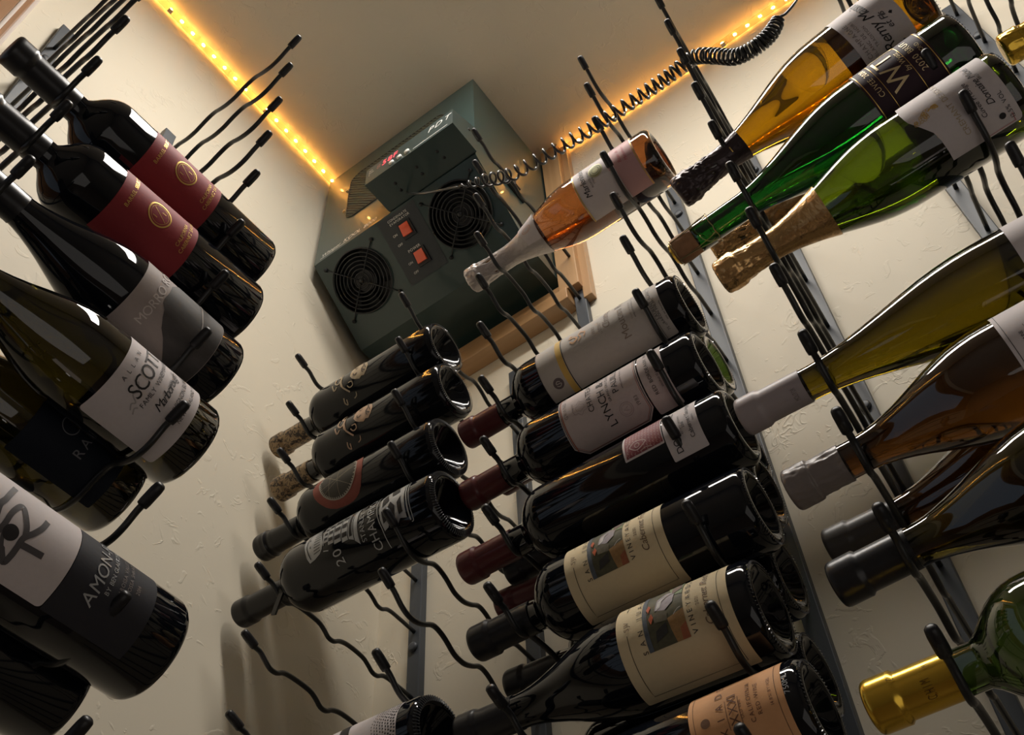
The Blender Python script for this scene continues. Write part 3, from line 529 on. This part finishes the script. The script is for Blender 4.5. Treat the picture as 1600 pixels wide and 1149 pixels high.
# black ribbon and tag at its neck
tg = empty('neck_tag'); tg.parent = b.root
rb = lathe('ribbon', [(.2265, .0150), (.2262, .0172), (.2285, .0180), (.2330, .0180), (.2350, .0168), (.2350, .0150)], RUB, tg, 40, lambda p, r, a: Vector((p.x * (1 + .03 * math.sin(a * 40)), p.y * (1 + .03 * math.sin(a * 40)), p.z)))
def tagbox(nm, c, ax, ay, az, m):
    v = [tuple(Vector(c) + Vector(ax) * i + Vector(ay) * j + Vector(az) * k) for i in (-1, 1) for j in (-1, 1) for k in (-1, 1)]
    return pyd(nm, v, [(0, 1, 3, 2), (4, 6, 7, 5), (0, 4, 5, 1), (2, 3, 7, 6), (0, 2, 6, 4), (1, 5, 7, 3)], m, tg)
tagbox('bow_knot', (-.0120, -.0150, .2290), (.004, .002, .001), (0, .0035, .001), (0, .001, .0045), RUB); tagbox('tag', (-.0300, -.0130, .2395), (.0125, -.001, -.0045), (.0008, .0015, .0002), (.0012, 0, .0034), RUB)
b = Bottle(WB, (.655, .8361, .5698), (.655, .5281, .5578), .039, 'bord', 'dark bottle cut by the bottom edge, white label with a black band and dotted pattern', GLK); b.capsule(.232, CAPB); b.knurl(70, True)
l = b.label(-175, -5, .0200, .145, WP); b.multi([[(-150 + 3 * i, .062 + .0006 * i) for i in range(0, 40)] + [(-33 - 3 * i, .074 + .0234 - .0006 * i) for i in range(0, 40)]], INK, l)
dots = []; rs = random.Random(3)
for i in range(9):
    for k in range(26):
        y = .0225 + .0032 * i + .0009 * math.sin(k); x = -150 + 5 * k + 2 * (i % 2); hh = .0009 * (1.2 - i * .09); dots.append([(x - 1.1, y - hh), (x + 1.1, y - hh), (x + 1.4, y + hh), (x - .8, y + hh)])
d_ = b.multi(dots, INK, l); d_['kind'] = 'stuff'
# --- rose on top of the middle rack
b = Bottle(WB, (.655, .4865, 1.2496), (.655, .1744, 1.2558), .041, 'burg', 'rose sparkling bottle with crumpled silver-pink foil, alone on top of the middle rack', ROSE); b.back(81)
b.capsule(.186, PFOIL, 'foil', .0013, .0012); b.bubble(.125, .172, AIR)
l = b.label(-188, -10, .0235, .1150, WP); b.poly([(-188, .0235), (-10, .0235), (-10, .0560), (-188, .0560)], mat('pink_label_panel', (.50, .29, .29), .6), l, .0006)
b.lines([([(-188, .0250), (-10, .0250)], .0014, False, False), ([(-188, .1135), (-10, .1135)], .0016, False, False), ([(-170, .0575), (-20, .0575)], .0004, False, False)], GOLDP, l, .0009)
sl = b.poly(b.circ(-104, .0800, .0105), mat('green_gold_seal', (.40, .38, .20), .45, .3), l, .0008, 'seal'); b.lines([(b.circ(-104, .0800, .0080, 20), .0008, False, True), (b.circ(-104, .0800, .0052, 16), .0009, False, True)], mat('seal_ink', (.10, .10, .05), .5), l, .0011)
b.text([('Marlenheim', .0975, -145, .0085, .06, .22), ('ALSACE GRAND', .0905, -133, .0026), ('STEINKLOTZ', .0865, -128, .0022), ('MF', .0685, -173, .0050)], INK, l, .0009)
b.text([('Rose de', .0440, -121, .0050, .06, .3), ('Marlenheim', .0360, -124, .0042, .06, .3), ('CREMANT', .0600, -125, .0035)], mat('red_print', (.42, .08, .10), .5), l, .0009)
b.poly([(-158, .186), (-62, .186), (-62, .200), (-66, .206), (-80, .2150), (-100, .2170), (-122, .2120), (-140, .2100), (-158, .2090)], WP, b.root, .0026, 'neck_label', True)
b.lines([(b.circ(-112, .2010, .0075), .0006, False, True), (b.circ(-112, .2010, .0050), .0004, False, True)], mat('orange_print', (.60, .22, .06), .5), b.root, .0031, 'neck_print', True)
# --- middle rack, front slot, top to bottom
def neck_marks(b): pass
b = Bottle(WB, (.655, .4986, .9362), (.655, .1967, .9363), .0375, 'bord', 'old bottle with tall stained white label and yellow band, above the octagonal label', GLK); b.capsule(.2465, CAPR); b.knurl()
l = b.label(-176, 20, .0200, .1760, OLDP, curved=True); b.poly([(-176, .1430), (20, .1430), (20, .1500), (-176, .1500)], mat('yellow_band', (.62, .40, .10), .55), l); b.lines([([(-176, .1420), (20, .1420)], .0009, False, False), ([(-176, .1755), (20, .1755)], .0008, False, False), ([(-176, .0330), (20, .0330)], .0003, False, False)], INK, l)
b.poly(b.circ(-148, .1595, .0062), mat('dark_stamp', (.13, .10, .10), .6), l); b.lines([([(-151, .1625), (-153, .1590), (-149, .1565), (-148, .1625)], .0009, True, False), ([(-146, .1570), (-144, .1600), (-147, .1625)], .0009, True, False)], OLDP, l, .0010)
b.text([('Mouton Rothschild', .0630, -141, .0090, .06), ('Chateau', .0800, -108, .0085, .05, .2), ('La Bouteille', .0905, -112, .0020), ('PAUILLAC', .0925, -106, .0023), ('1983', .0985, -104, .0040), ('TOUTE LA RECOLTE', .0535, -118, .0018)], mat('faded_print', (.26, .20, .16), .6), l)
b.text([('APPELLATION PAUILLAC CONTROLEE', .0500, -118, .0016), ('BARON PHILIPPE', .0260, -150, .0028), ('mis en bouteille', .0210, -147, .0022), ('au Chateau', .0345, -146, .0030, .05, .2), ('LAURENT BLANC', .0290, -140, .0034), ('75 cl', .0250, -163, .0026)], INK, l)
b.lines([([(-92, .130), (-98, .126), (-93, .121), (-86, .124), (-84, .130), (-78, .127)], .0024, True, False), ([(-100, .120), (-94, .116), (-86, .118), (-80, .114)], .0020, True, False), ([(-96, .112), (-88, .110), (-84, .114)], .0018, True, False)], mat('faded_orange_print', (.60, .36, .20), .55), l)
b = Bottle(WB, (.656, .4982, .8373), (.656, .1968, .8354), .0375, 'bord', 'bottle with a pinkish octagonal label reading LYNCH, below the old yellow-banded bottle', GLK); b.capsule(.2464, CAPR); b.knurl()
oct_ = [(-160, .1545), (-178, .1440), (-178, .0720), (-160, .0620), (-10, .0620), (8, .0720), (8, .1440), (-10, .1545)]
l = b.poly(oct_, PINKW, b.root, .0004, 'front_label'); o2 = [(-158, .1530), (-175, .1430), (-175, .0730), (-158, .0635), (-12, .0635), (5, .0730), (5, .1430), (-12, .1530)]
b.lines([(o2, .0006, False, True)], INK, l); b.lines([([(x * .985 - 1.5, .108 + (y - .108) * .965) for x, y in o2], .0005, False, True), ([(-165, .1515), (-15, .1515)], .0012, False, False)], mat('rust_print', (.40, .13, .08), .5), l)
b.text([('LYNCH & BAGES', .1005, -155, .0085, .10), ('CHATEAU', .1155, -121, .0062), ('PAUILLAC', .0850, -112, .0070, .10), ('GRAND CRU CLASSE', .0955, -121, .0028), ('APPELLATION PAUILLAC CONTROLEE', .0795, -112, .0016)], INK, l)
b.text([('GRAND VIN', .1450, -112, .0040, .25), ('MEDOC', .1370, -104, .0020), ('1983', .0705, -146, .0040)], GINK, l)
sh_ = [(-118, .1300), (-112, .1335), (-112, .1370), (-104, .1390), (-96, .1370), (-96, .1330), (-90, .1300), (-96, .1260), (-96, .1225), (-104, .1205), (-112, .1225), (-112, .1262)]
b.lines([(sh_, .0005, False, True), ([(x * .5 - 52, .1297 + (y - .1297) * .55) for x, y in sh_], .0004, False, True), (b.circ(-143, .0861, .0070), .0004, False, True), (b.circ(-143, .0861, .0052, 16), .0003, False, True), ([(-146, .084), (-143, .089), (-140, .084)], .0005, False, False)], mat('faint_print', (.33, .26, .25), .6), l)
l2 = b.label(-178, 0, .0335, .0605, PINKW, name='lower_label'); b.text([('RED BORDEAUX WINE', .0495, -146, .0038), ('alcohol 12.5% by vol', .0420, -140, .0024), ('PRODUCT OF FRANCE', .0370, -138, .0024)], INK, l2)
b = Bottle(WB, (.65, .4973, .7293), (.65, .1824, .7259), .038, 'bord', 'dark bottle with a small red fish-eye print beside a white label', GLK); b.capsule(.2512, CAPR)
l = b.label(-111, -10, .0620, .1030, WP, .001, name='eye_label'); RD = mat('dark_red_print', (.22, .045, .055), .55); b.poly([(-108, .0630), (-10, .0630), (-10, .1008), (-108, .1008)], RD, l)
sc_ = []
for i in range(11):
    for k in range(8):
        x = -106 + 6.2 * k + (3 if i % 2 else 0); y = .0645 + .0033 * i
        if abs(x + 93) < 7 and abs(y - .0885) < .006: continue
        sc_.append(([(x - 2.2, y), (x, y + .0013), (x + 2.2, y)], .00045, False, False))
b.lines(sc_ + [([(-92, .0960), (-85, .0905), (-86, .0850), (-92, .0790), (-99, .0850), (-100, .0905)], .0010, True, True), (b.circ(-93, .0880, .0024, 12), .0008, False, True), ([(-104, .100), (-90, .098), (-78, .094)], .0005, True, False), ([(-105, .086), (-103, .080), (-106, .074)], .0008, True, False)], mat('pale_pink_print', (.55, .40, .38), .55), l)
l = b.label(-142, 0, .0262, .0610, WP, .0012); b.text([('DORCWINE', .0490, -134, .0060, .10), ('Cabernet Sauvignon', .0335, -123, .0042, .06), ('2018', .0400, -104, .0025), ('ESTATE GROWN', .0430, -112, .0018), ('NAPA', .0295, -100, .0018)], INK, l)
CG = [('SAN JUAN', 'VINEYARDS')]
def sj(b, e0, var, yr, o=0.0, k=1.0):
    q = lambda y: .0752 + o + (y - .0752) * k
    l = b.label(-182, 18, q(.0765), q(.1750), CREAM, .0018)
    fr_ = [(-160, q(.1655)), (-171, q(.1655)), (-171, q(.0845)), (7, q(.0845)), (7, q(.1655)), (-62, q(.1655))]
    b.lines([(fr_, .0005, False, False), ([(-98, q(.1655)), (-160, q(.1655))], .0005, False, False)], INK, l)
    P = lambda pts: [(x, q(y)) for x, y in pts]
    pic = b.poly(P([(-125, .1145), (-42, .1145), (-42, .1505), (-125, .1505)]), mat('picture_dark_green', (.075, .070, .035), .5, grain=(220, .5)), l, .0006, 'picture')
    def pp(pts, nm, c, off=.0009): b.poly(P(pts), mat(nm, c, .55, grain=(300, .4)), l, off)
    pp([(-125, .1465), (-42, .1465), (-42, .1505), (-125, .1505)], 'picture_blue', (.085, .10, .12)); pp([(-125, .1145), (-92, .1145), (-97, .1290), (-125, .1260)], 'picture_ochre', (.30, .17, .06)); pp([(-125, .1145), (-108, .1145), (-112, .120), (-125, .121)], 'picture_rust', (.32, .10, .04), .0011)
    pp([(-70, .1145), (-42, .1145), (-42, .1300), (-66, .1240)], 'picture_grass', (.20, .25, .12)); pp([(-97, .1400), (-99, .1290), (-88, .1280), (-82, .1360), (-88, .1410)], 'picture_basket', (.10, .085, .05), .0011)
    pp([(-82, .1390), (-86, .1300), (-78, .1230), (-64, .1215), (-58, .1290), (-66, .1370)], 'picture_shirt', (.32, .28, .30), .0011); pp([(-66, .1235), (-60, .1150), (-48, .1160), (-50, .1250)], 'picture_head', (.16, .10, .075), .0012); pp([(-83, .1380), (-80, .1340), (-66, .1310), (-70, .1360)], 'picture_white', (.55, .52, .50), .0013)
    pp([(-97, .1430), (-90, .1405), (-84, .1420), (-90, .1450)], 'picture_tomato', (.50, .10, .03), .0013); pp([(-82, .1445), (-74, .1425), (-70, .1445), (-76, .1465)], 'picture_tomato', (.50, .10, .03), .0013)
    pp([(-118, .1420), (-106, .1400), (-100, .1300), (-112, .1310)], 'picture_shade', (.030, .028, .026), .0011); b.lines([(P([(-96, .1230), (-91, .1190), (-90, .1160)]), .0006, True, False), (P([(-72, .1330), (-66, .1290), (-64, .1240)]), .0009, True, False)], mat('picture_line', (.40, .37, .34), .5), l, .0015)
    b.text([('SAN JUAN', q(.1515), -125, .0044 * k, .66), ('VINEYARDS', q(.1075), -124, .0044 * k, .45)], INK, l)
    b.text([('SJV', q(.1632), -93, .0045 * k, .10), (var, q(.0930), -122, .0062 * k, .05, .28), (yr, q(.1010), -96, .0030 * k, .12)], mat('sepia_print', (.16, .10, .06), .55), l)
b = Bottle(WB, (.655, .4892, .6364), (.655, .1879, .6309), .038, 'bord', 'cream-labelled bottle with a small field-worker picture and straight shoulders, in the middle rack', GLK); b.capsule(.233, CAPB); b.knurl(); sj(b, 0, 'Cabernet Franc', '2020')
b = Bottle(WB, (.655, .5053, .5481), (.655, .2046, .5327), .041, 'burg', 'cream-labelled bottle with a field-worker picture and long sloping neck, above the tan label', GLK); b.capsule(.240, CAPB); b.knurl(); sj(b, 0, 'Cabernet Red Blend', '2021', -.0590, 1.0)
b = Bottle(WB, (.655, .4897, .4392), (.655, .1897, .4362), .0378, 'bord', 'bottle at the bottom edge with a tan label reading XXXI', GLK); b.capsule(.235, CAPB); b.knurl()
l = b.label(-180, 20, .0130, .0860, TAN, .003); b.lines([([(-174, .0180), (14, .0180)], .0003, False, False), ([(-174, .0820), (14, .0820)], .0003, False, False)], INK, l); b.poly(b.circ(-93, .0735, .0036), mat('brown_dot', (.20, .10, .05), .6), l)
b.text([('SEXIADE', .0585, -144, .0058, .75), ('XXXI', .0480, -107, .0070, .04), ('OLD VINE', .0445, -103, .0022, .1), ('CALIFORNIA', .0370, -111, .0034, .2), ('RED WINE', .0310, -106, .0032, .2), ('14.8% BY VOL', .0215, -102, .0024, .12)], mat('dark_brown_print', (.14, .06, .03), .6), l)
b.lines([([(-110, .0565), (-76, .0565)], .0004, False, False), ([(-110, .0465), (-76, .0465)], .0004, False, False)], mat('dark_brown_print', (.14, .06, .03), .6), l); b.text([('750ML', .0085, -97, .0042, .1)], SILV, b.root, .0006, 'embossing')
# --- middle rack, second slot (behind)
for cap, base, r, lb, cm in (((.737, .5094, .9321), (.737, .2094, .9291), .0375, 'dark bottle behind the octagonal-labelled one, only its greenish base showing', CAPR), ((.737, .5019, .7867), (.737, .2019, .7837), .0375, 'dark bottle behind the fish-eye bottle, base showing below the pale grey capsule', CAPB),
        ((.735, .5142, .7459), (.735, .2003, .7199), .037, 'dark bottle with burgundy capsule behind the straight-shouldered field-worker bottle', CAPR), ((.738, .5088, .6453), (.738, .2071, .6226), .0375, 'dark bottle with black capsule behind the sloping-neck field-worker bottle', CAPB), ((.737, .5071, .5223), (.737, .2071, .5193), .0375, 'dark bottle behind the tan-labelled one, rim catching light', CAPB)):
    b = Bottle(WB, cap, base, r, 'bord', lb, GREY if 'greenish' in lb else GLK); b.capsule(.238, cm); b.knurl()
# --- right rack
b = Bottle(WB, (.61, .1605, 1.0672), (.61, -.1574, 1.1375), .044, 'champ', 'amber sparkling bottle with crumpled dark foil and white label, highest in the right rack', AMBER); b.back(62); b.capsule(.236, DFOIL, 'foil', .0018, .0015); b.knurl(60); b.bubble(.105, .150, AIR)
l = b.label(-186, -50, .0330, .0935, WP); b.text([('CHAMPAGNE', .0835, -168, .0048, .22), ('BLANC DE NOIRS', .0775, -170, .0036, .2), ('TRADITION', .0715, -160, .0032, .16)], GINK, l); b.text([('1937', .0862, -128, .0040, .2)], mat('white_gold_print', (.72, .62, .45), .35, .3), l); b.text([('Remy Massin', .0575, -177, .0115, .02, .35), ('et Fils', .0480, -152, .0070, .03, .35)], INK, l)
b.lines([([(-150, .2520), (-128, .2520)], .0012, False, False)], GOLDP, b.root, .0024, 'foil_band', True)
b = Bottle(WB, (.62, .1642, .9831), (.62, -.161, 1.023), .044, 'champ', 'green sparkling bottle with plum label and bare wired cork, second in the right rack', GREEN); b.back(55); b.knurl(60); b.bubble(.120, .165, AIR)
L = b.L; b.glass.data.materials[0] = GREEN
lathe('cork', [(L - .006, .0), (L - .006, .0125), (L - .003, .0150), (L + .012, .0158), (L + .020, .0150), (L + .024, .0120), (L + .025, 0)], CORK, b.root, 32)
cg = empty('wire_cage'); cg.parent = b.root; lathe('cage_cap', [(L + .0245, 0), (L + .0258, .0095), (L + .0235, .0128), (L + .0215, .0130)], YGOLD, cg, 24)
for zz, rr in ((L - .026, .0172), (L + .021, .0150)): tube('cage_ring', [Vector((rr * math.cos(a * math.pi / 14), rr * math.sin(a * math.pi / 14), zz + .0006 * math.sin(a * 2.1))) for a in range(29)], .0006, CAGE, cg, 6)
for k in range(4):
    for sg in (-1, 1):
        P = [Vector(((.0172 if t < .2 else .0180 - .003 * t) * math.cos(k * math.pi / 2 + sg * .25 * (1 - t) ** 2 + .02 * sg), (.0172 if t < .2 else .0180 - .003 * t) * math.sin(k * math.pi / 2 + sg * .25 * (1 - t) ** 2 + .02 * sg), L - .026 + .047 * t)) for t in [i / 10 for i in range(11)]]; tube('cage_wire', P, .0006, CAGE, cg, 5)
tube('cage_loop', [Vector((-.018 - .006 * math.sin(a * math.pi / 8), -.006 + .006 * math.cos(a * math.pi / 8), L - .022 + .012 * math.sin(a * math.pi / 16))) for a in range(13)], .0006, CAGE, cg, 5)
l = b.label(-205, -45, .0345, .1085, PLUM, .001); b.lines([([(-205, .1062), (-45, .1062)], .0008, False, False), ([(-205, .0368), (-45, .0368)], .0008, False, False), ([(-205, .0905), (-45, .0905)], .0005, False, False), ([(-205, .0595), (-45, .0595)], .0005, False, False), ([(-200, .0340), (-166, .0375), (-166, .046)], .0003, False, False)], GOLDP, l)
b.text([('WTJ', .0670, -143, .0200, .14)], mat('pale_gold_print', (.68, .54, .30), .4, .4), l); b.text([('CUVEE 2020', .0942, -136, .0055, .14), ('2020 BRUT', .0485, -139, .0062, .14), ('SECOND', .0412, -128, .0040, .14), ('by Wyatt', .0610, -128, .0052, .02, .3)], mat('pale_gold_print', (.68, .54, .30), .4, .4), l)
b = Bottle(WB, (.627, .1522, .9068), (.627, -.166, .929), .044, 'champ', 'lime-green sparkling bottle with long gold foil and white curved label, third in the right rack', LIME); b.back(70); b.capsule(.1965, GFOIL, 'foil', .0010, .0016); b.knurl(60); b.bubble(.115, .165, AIR)
lp = [(-101, .0973), (-108, .0965), (-118, .0925), (-128, .0880), (-137, .0839), (-150, .0822), (-165, .0816), (-179, .0817), (-180, .0170), (-178, .0145), (-174, .0133), (-40, .0133), (-40, .0900), (-60, .0960), (-85, .0980)]
l = b.poly(lp, WP, b.root, .0004, 'front_label'); gr_ = []
rs = random.Random(5)
for i in range(26): a = rs.uniform(-118, -106); y = .0900 - (a + 118) * .0006 + rs.uniform(-.010, .004) + (-.006 if a > -111 else 0); gr_.append((b.circ(a, y, .0014, 8), .0004, False, True))
b.lines(gr_ + [([(-110, .0770), (-106, .0700), (-112, .0680), (-108, .0740)], .0010, True, False)], GOLDP, l); b.text([('CREMANT DE BOURGOGNE', .0570, -161, .0052, .10)], mat('beige_gold_print', (.42, .33, .20), .5), l)
b.text([('Cuvee Prestige', .0385, -155, .0045, .06, .15), ('Domaine Michel', .0275, -146, .0062, .03, .3)], INK, l); b.text([('12.5% VOL', .0190, -172, .0040), ('BRUT', .0245, -112, .0024)], INK, l); b.poly(b.circ(-164, .0285, .0030, 16), INK, l, .0008); b.lines([([(-177, .048), (-177, .0200)], .0005, False, False), ([(-177, .0205), (-166, .0205)], .0005, False, False)], mat('red_print', (.42, .08, .10), .5), l, .0008)
b.text([('CEPAGES', .1630, -150, .0022, .15)], INK, b.root, .0006, 'glass_print', True)
b = Bottle(WB, (.725, .1715, 1.1007), (.725, -.1524, 1.1196), .043, 'champ', 'gold-foiled bottle behind the green and lime bottles in the right rack', GREY); b.capsule(.200, GFOIL, 'foil', .0020, .0018)
b = Bottle(WB, (.62, .1731, .6985), (.62, -.1768, .6919), .0385, 'hock', 'tall slim olive bottle with pale grey capsule, crossing the right rack', HOCK); b.back(75); b.capsule(.2890, CAPG); b.text([('MOLITOR', .2960, -168, .0042, .16)], GINK, b.root, .0013, 'capsule_lettering')
b.label(-180, -30, .0250, .1000, WP)
b = Bottle(WB, (.62, .1547, .597), (.62, -.1451, .6061), .042, 'burg', 'brown bottle with dented taupe capsule, below the slim olive bottle', BROWN); b.back(75); b.capsule(.2515, CAPT, crumple=.0007)
l = b.label(-180, -30, .0250, .1115, WP); b.lines([([(-178, .1085), (-32, .1085)], .0004, False, False)], INK, l); b.text([('DOMAINE', .0985, -122, .0024), ('VIN BLANC', .0935, -120, .0024)], INK, l)
b = Bottle(WB, (.62, .1465, .4971), (.62, -.1534, .5074), .042, 'burg', 'olive-brown bottle with glossy black capsule, two below the slim olive bottle', OLV); b.capsule(.2400, CAPB); b.label(-180, -30, .0250, .1050, WP)
b = Bottle(WB, (.705, .1606, .6011), (.705, -.1394, .6032), .042, 'burg', 'brown bottle with grey-brown capsule, just behind the glossy black capsule', BROWN); b.capsule(.2400, CAPD)
b = Bottle(WB, (.62, .1518, .3991), (.62, -.1482, .3957), .0400, 'round', 'clear green bottle with a yellow-gold capsule at the lower right corner', GREY, rn=.0150); b.capsule(.2420, YGOLD)
b.text([('CO', .2760, -84, .0048, .2), ('CHIM', .2560, -150, .0060, .5), ('M', .2530, -84, .0048, .2)], mat('brown_stamp', (.12, .06, .01), .4, .5), b.root, .0022, 'capsule_lettering')
b = Bottle(WB, (.65, -.189, 1.0309), (.65, -.489, 1.0309), .0375, 'bord', 'bottle entering at the upper right edge, only its ringed gold capsule showing', GREY); b.capsule(.230, YGOLD, crumple=.0006)
# --- left rack
def red(cap, base, lb, o):
    b = Bottle(WB, cap, base, .039, 'bord', lb, GLK); b.capsule(.2480, CAPB); l = b.label(-186, -24, .0870 + o, .1755 + o, REDP, .0005)
    b.lines([(b.circ(-105, .1315 + o, .0125, 32), .0015, False, True), (b.circ(-105, .1315 + o, .0100, 28), .0003, False, True), ([(-112, .1235 + o), (-98, .1395 + o)], .0005, False, False)], GOLDP, l)
    b.text([('BARREL SELECT', .1610 + o, -130, .0040, .10), ('CALIFORNIA', .1010 + o, -127, .0038, .08), ('CABERNET SAUVIGNON', .0945 + o, -132, .0038, .08), ('1', .1330 + o, -113, .0050), ('1', .1255 + o, -100, .0050)], GOLDP, l); return b
red((.054, .58, 1.0164), (.3772, .58, 1.023), 'upper of the two red-labelled bottles on the left rack', 0)
red((.0536, .58, .9115), (.3763, .58, .933), 'lower of the two red-labelled bottles on the left rack', .0078)
b = Bottle(WB, (.0729, .585, .8331), (.3729, .585, .8291), .041, 'burg', 'dark bottle with a greige label showing a grey rock, under the red-labelled pair', GLK); b.capsule(.232, CAPB)
l = b.label(-194, -26, .0320, .1250, MAUVE, .004); rk = b.poly([(-60, .088), (-80, .0965), (-96, .0971), (-108, .0985), (-115, .0972), (-121, .0930), (-130, .0900), (-141, .0845), (-146, .0800), (-150, .0766), (-160, .0700), (-171, .0630), (-192, .0590), (-192, .0340), (-190, .0325), (-30, .0325), (-28, .0700)], mat('rock_print', (.060, .054, .052), .6, grain=(90, .75, (1, 1, .35))), l)
b.lines([([(-50, .062), (-70, .0600), (-87, .0585), (-104, .0545), (-118, .0530), (-135, .0535), (-153, .0538)], .0012, True, False)], mat('pale_line_print', (.42, .38, .35), .6), l, .0009); b.text([('MORRO ROCK', .1000, -154, .0085, .08)], mat('pale_mauve_print', (.56, .50, .47), .55), l, .0009)
b = Bottle(WB, (.0656, .585, .7263), (.3656, .585, .7223), .042, 'burg', 'olive-glass bottle with a white label reading SCOTT, on the left rack', OLVD); b.back(80); b.capsule(.232, CAPB)
l = b.label(-184, -16, .0290, .1060, WP, .004); b.text([('ALLAN', .0950, -128, .0040, .75), ('SCOTT', .0765, -134, .0135, .03, 0, .92), ('FAMILY WINEMAKERS', .0690, -138, .0042, .10), ('2023', .0590, -98, .0030)], INK, l); b.text([('Marlborough', .0560, -130, .0075, -.02, .35), ('SAUVIGNON BLANC', .0455, -132, .0042, .10), ('NEW ZEALAND WINE', .0365, -126, .0036, .14)], INK, l)
b.lines([([(-148, .0760), (-142, .0790), (-138, .0770), (-133, .0830), (-126, .0810), (-118, .086)], .0012, True, False), ([(-150, .0720), (-144, .0745), (-141, .0725)], .0012, True, False)], mat('faint_sketch', (.36, .33, .32), .6), l)
b = Bottle(WB, (.0633, .67, .7191), (.3633, .67, .7151), .042, 'burg', 'dark olive bottle with a navy label tucked behind the SCOTT label bottle', OLVD); b.capsule(.232, CAPB)
l = b.label(-170, -20, .0270, .1150, NAVY, .002); b.text([('RAPAURA', .0620, -130, .0090, .22)], mat('dim_grey_print', (.15, .15, .16), .5), l); b.lines([(b.circ(-104, .0850, .0080), .0009, False, True)], mat('dim_grey_print', (.15, .15, .16), .5), l)
b = Bottle(WB, (.078, .575, .5093), (.378, .575, .5053), .0405, 'bord', 'large dark bottle at the lower left with a white and charcoal eye label', GLK); b.capsule(.235, CAPB)
l = b.label(-154, -14, .1030, .1900, WP, .0035); k = b.label(-154, -14, .0355, .1024, DKP, .001, name='lower_label', off=.0003)
EG = mat('eye_grey_print', (.075, .068, .072), .55); b.lines([([(-120, .1600), (-98, .1640), (-88, .1622), (-79, .1607), (-66, .158)], .0042, True, False), ([(-125, .1570), (-110, .1553), (-99, .155), (-91, .1535), (-85, .1510), (-86, .1482), (-95, .1441), (-102, .1413), (-110, .1395)], .0040, True, False), ([(-113, .1541), (-122, .1511), (-131, .1463), (-137, .1411), (-130, .1401), (-121, .1401), (-111, .1400), (-102, .1357), (-92, .1321), (-82, .1303)], [.0026] * 10 + [.0042] * 45, True, False), ([(-117, .1400), (-116, .1328), (-115, .1228)], .0044, False, False)], EG, l)
b.poly(b.circ(-113, .1490, .0054), mat('eye_dark_print', (.02, .018, .02), .4), l, .0009); b.text([('AMON-RA', .0765, -130, .0095, .12, .12), ('BY BEN GLAETZER', .0702, -112, .0034, .08)], SILV, k); b.text([('BAROSSA VALLEY', .0620, -108, .0030, .1), ('BAROSSA SHIRAZ', .0565, -108, .0030, .1), ('2014', .0495, -94, .0030, .12)], GINK, k)
b = Bottle(WB, (.0681, .66, .5024), (.3681, .66, .4984), .040, 'bord', 'unlabelled-looking dark bottle behind the large eye-label bottle, lower left corner', GLK); b.capsule(.235, CAPB)
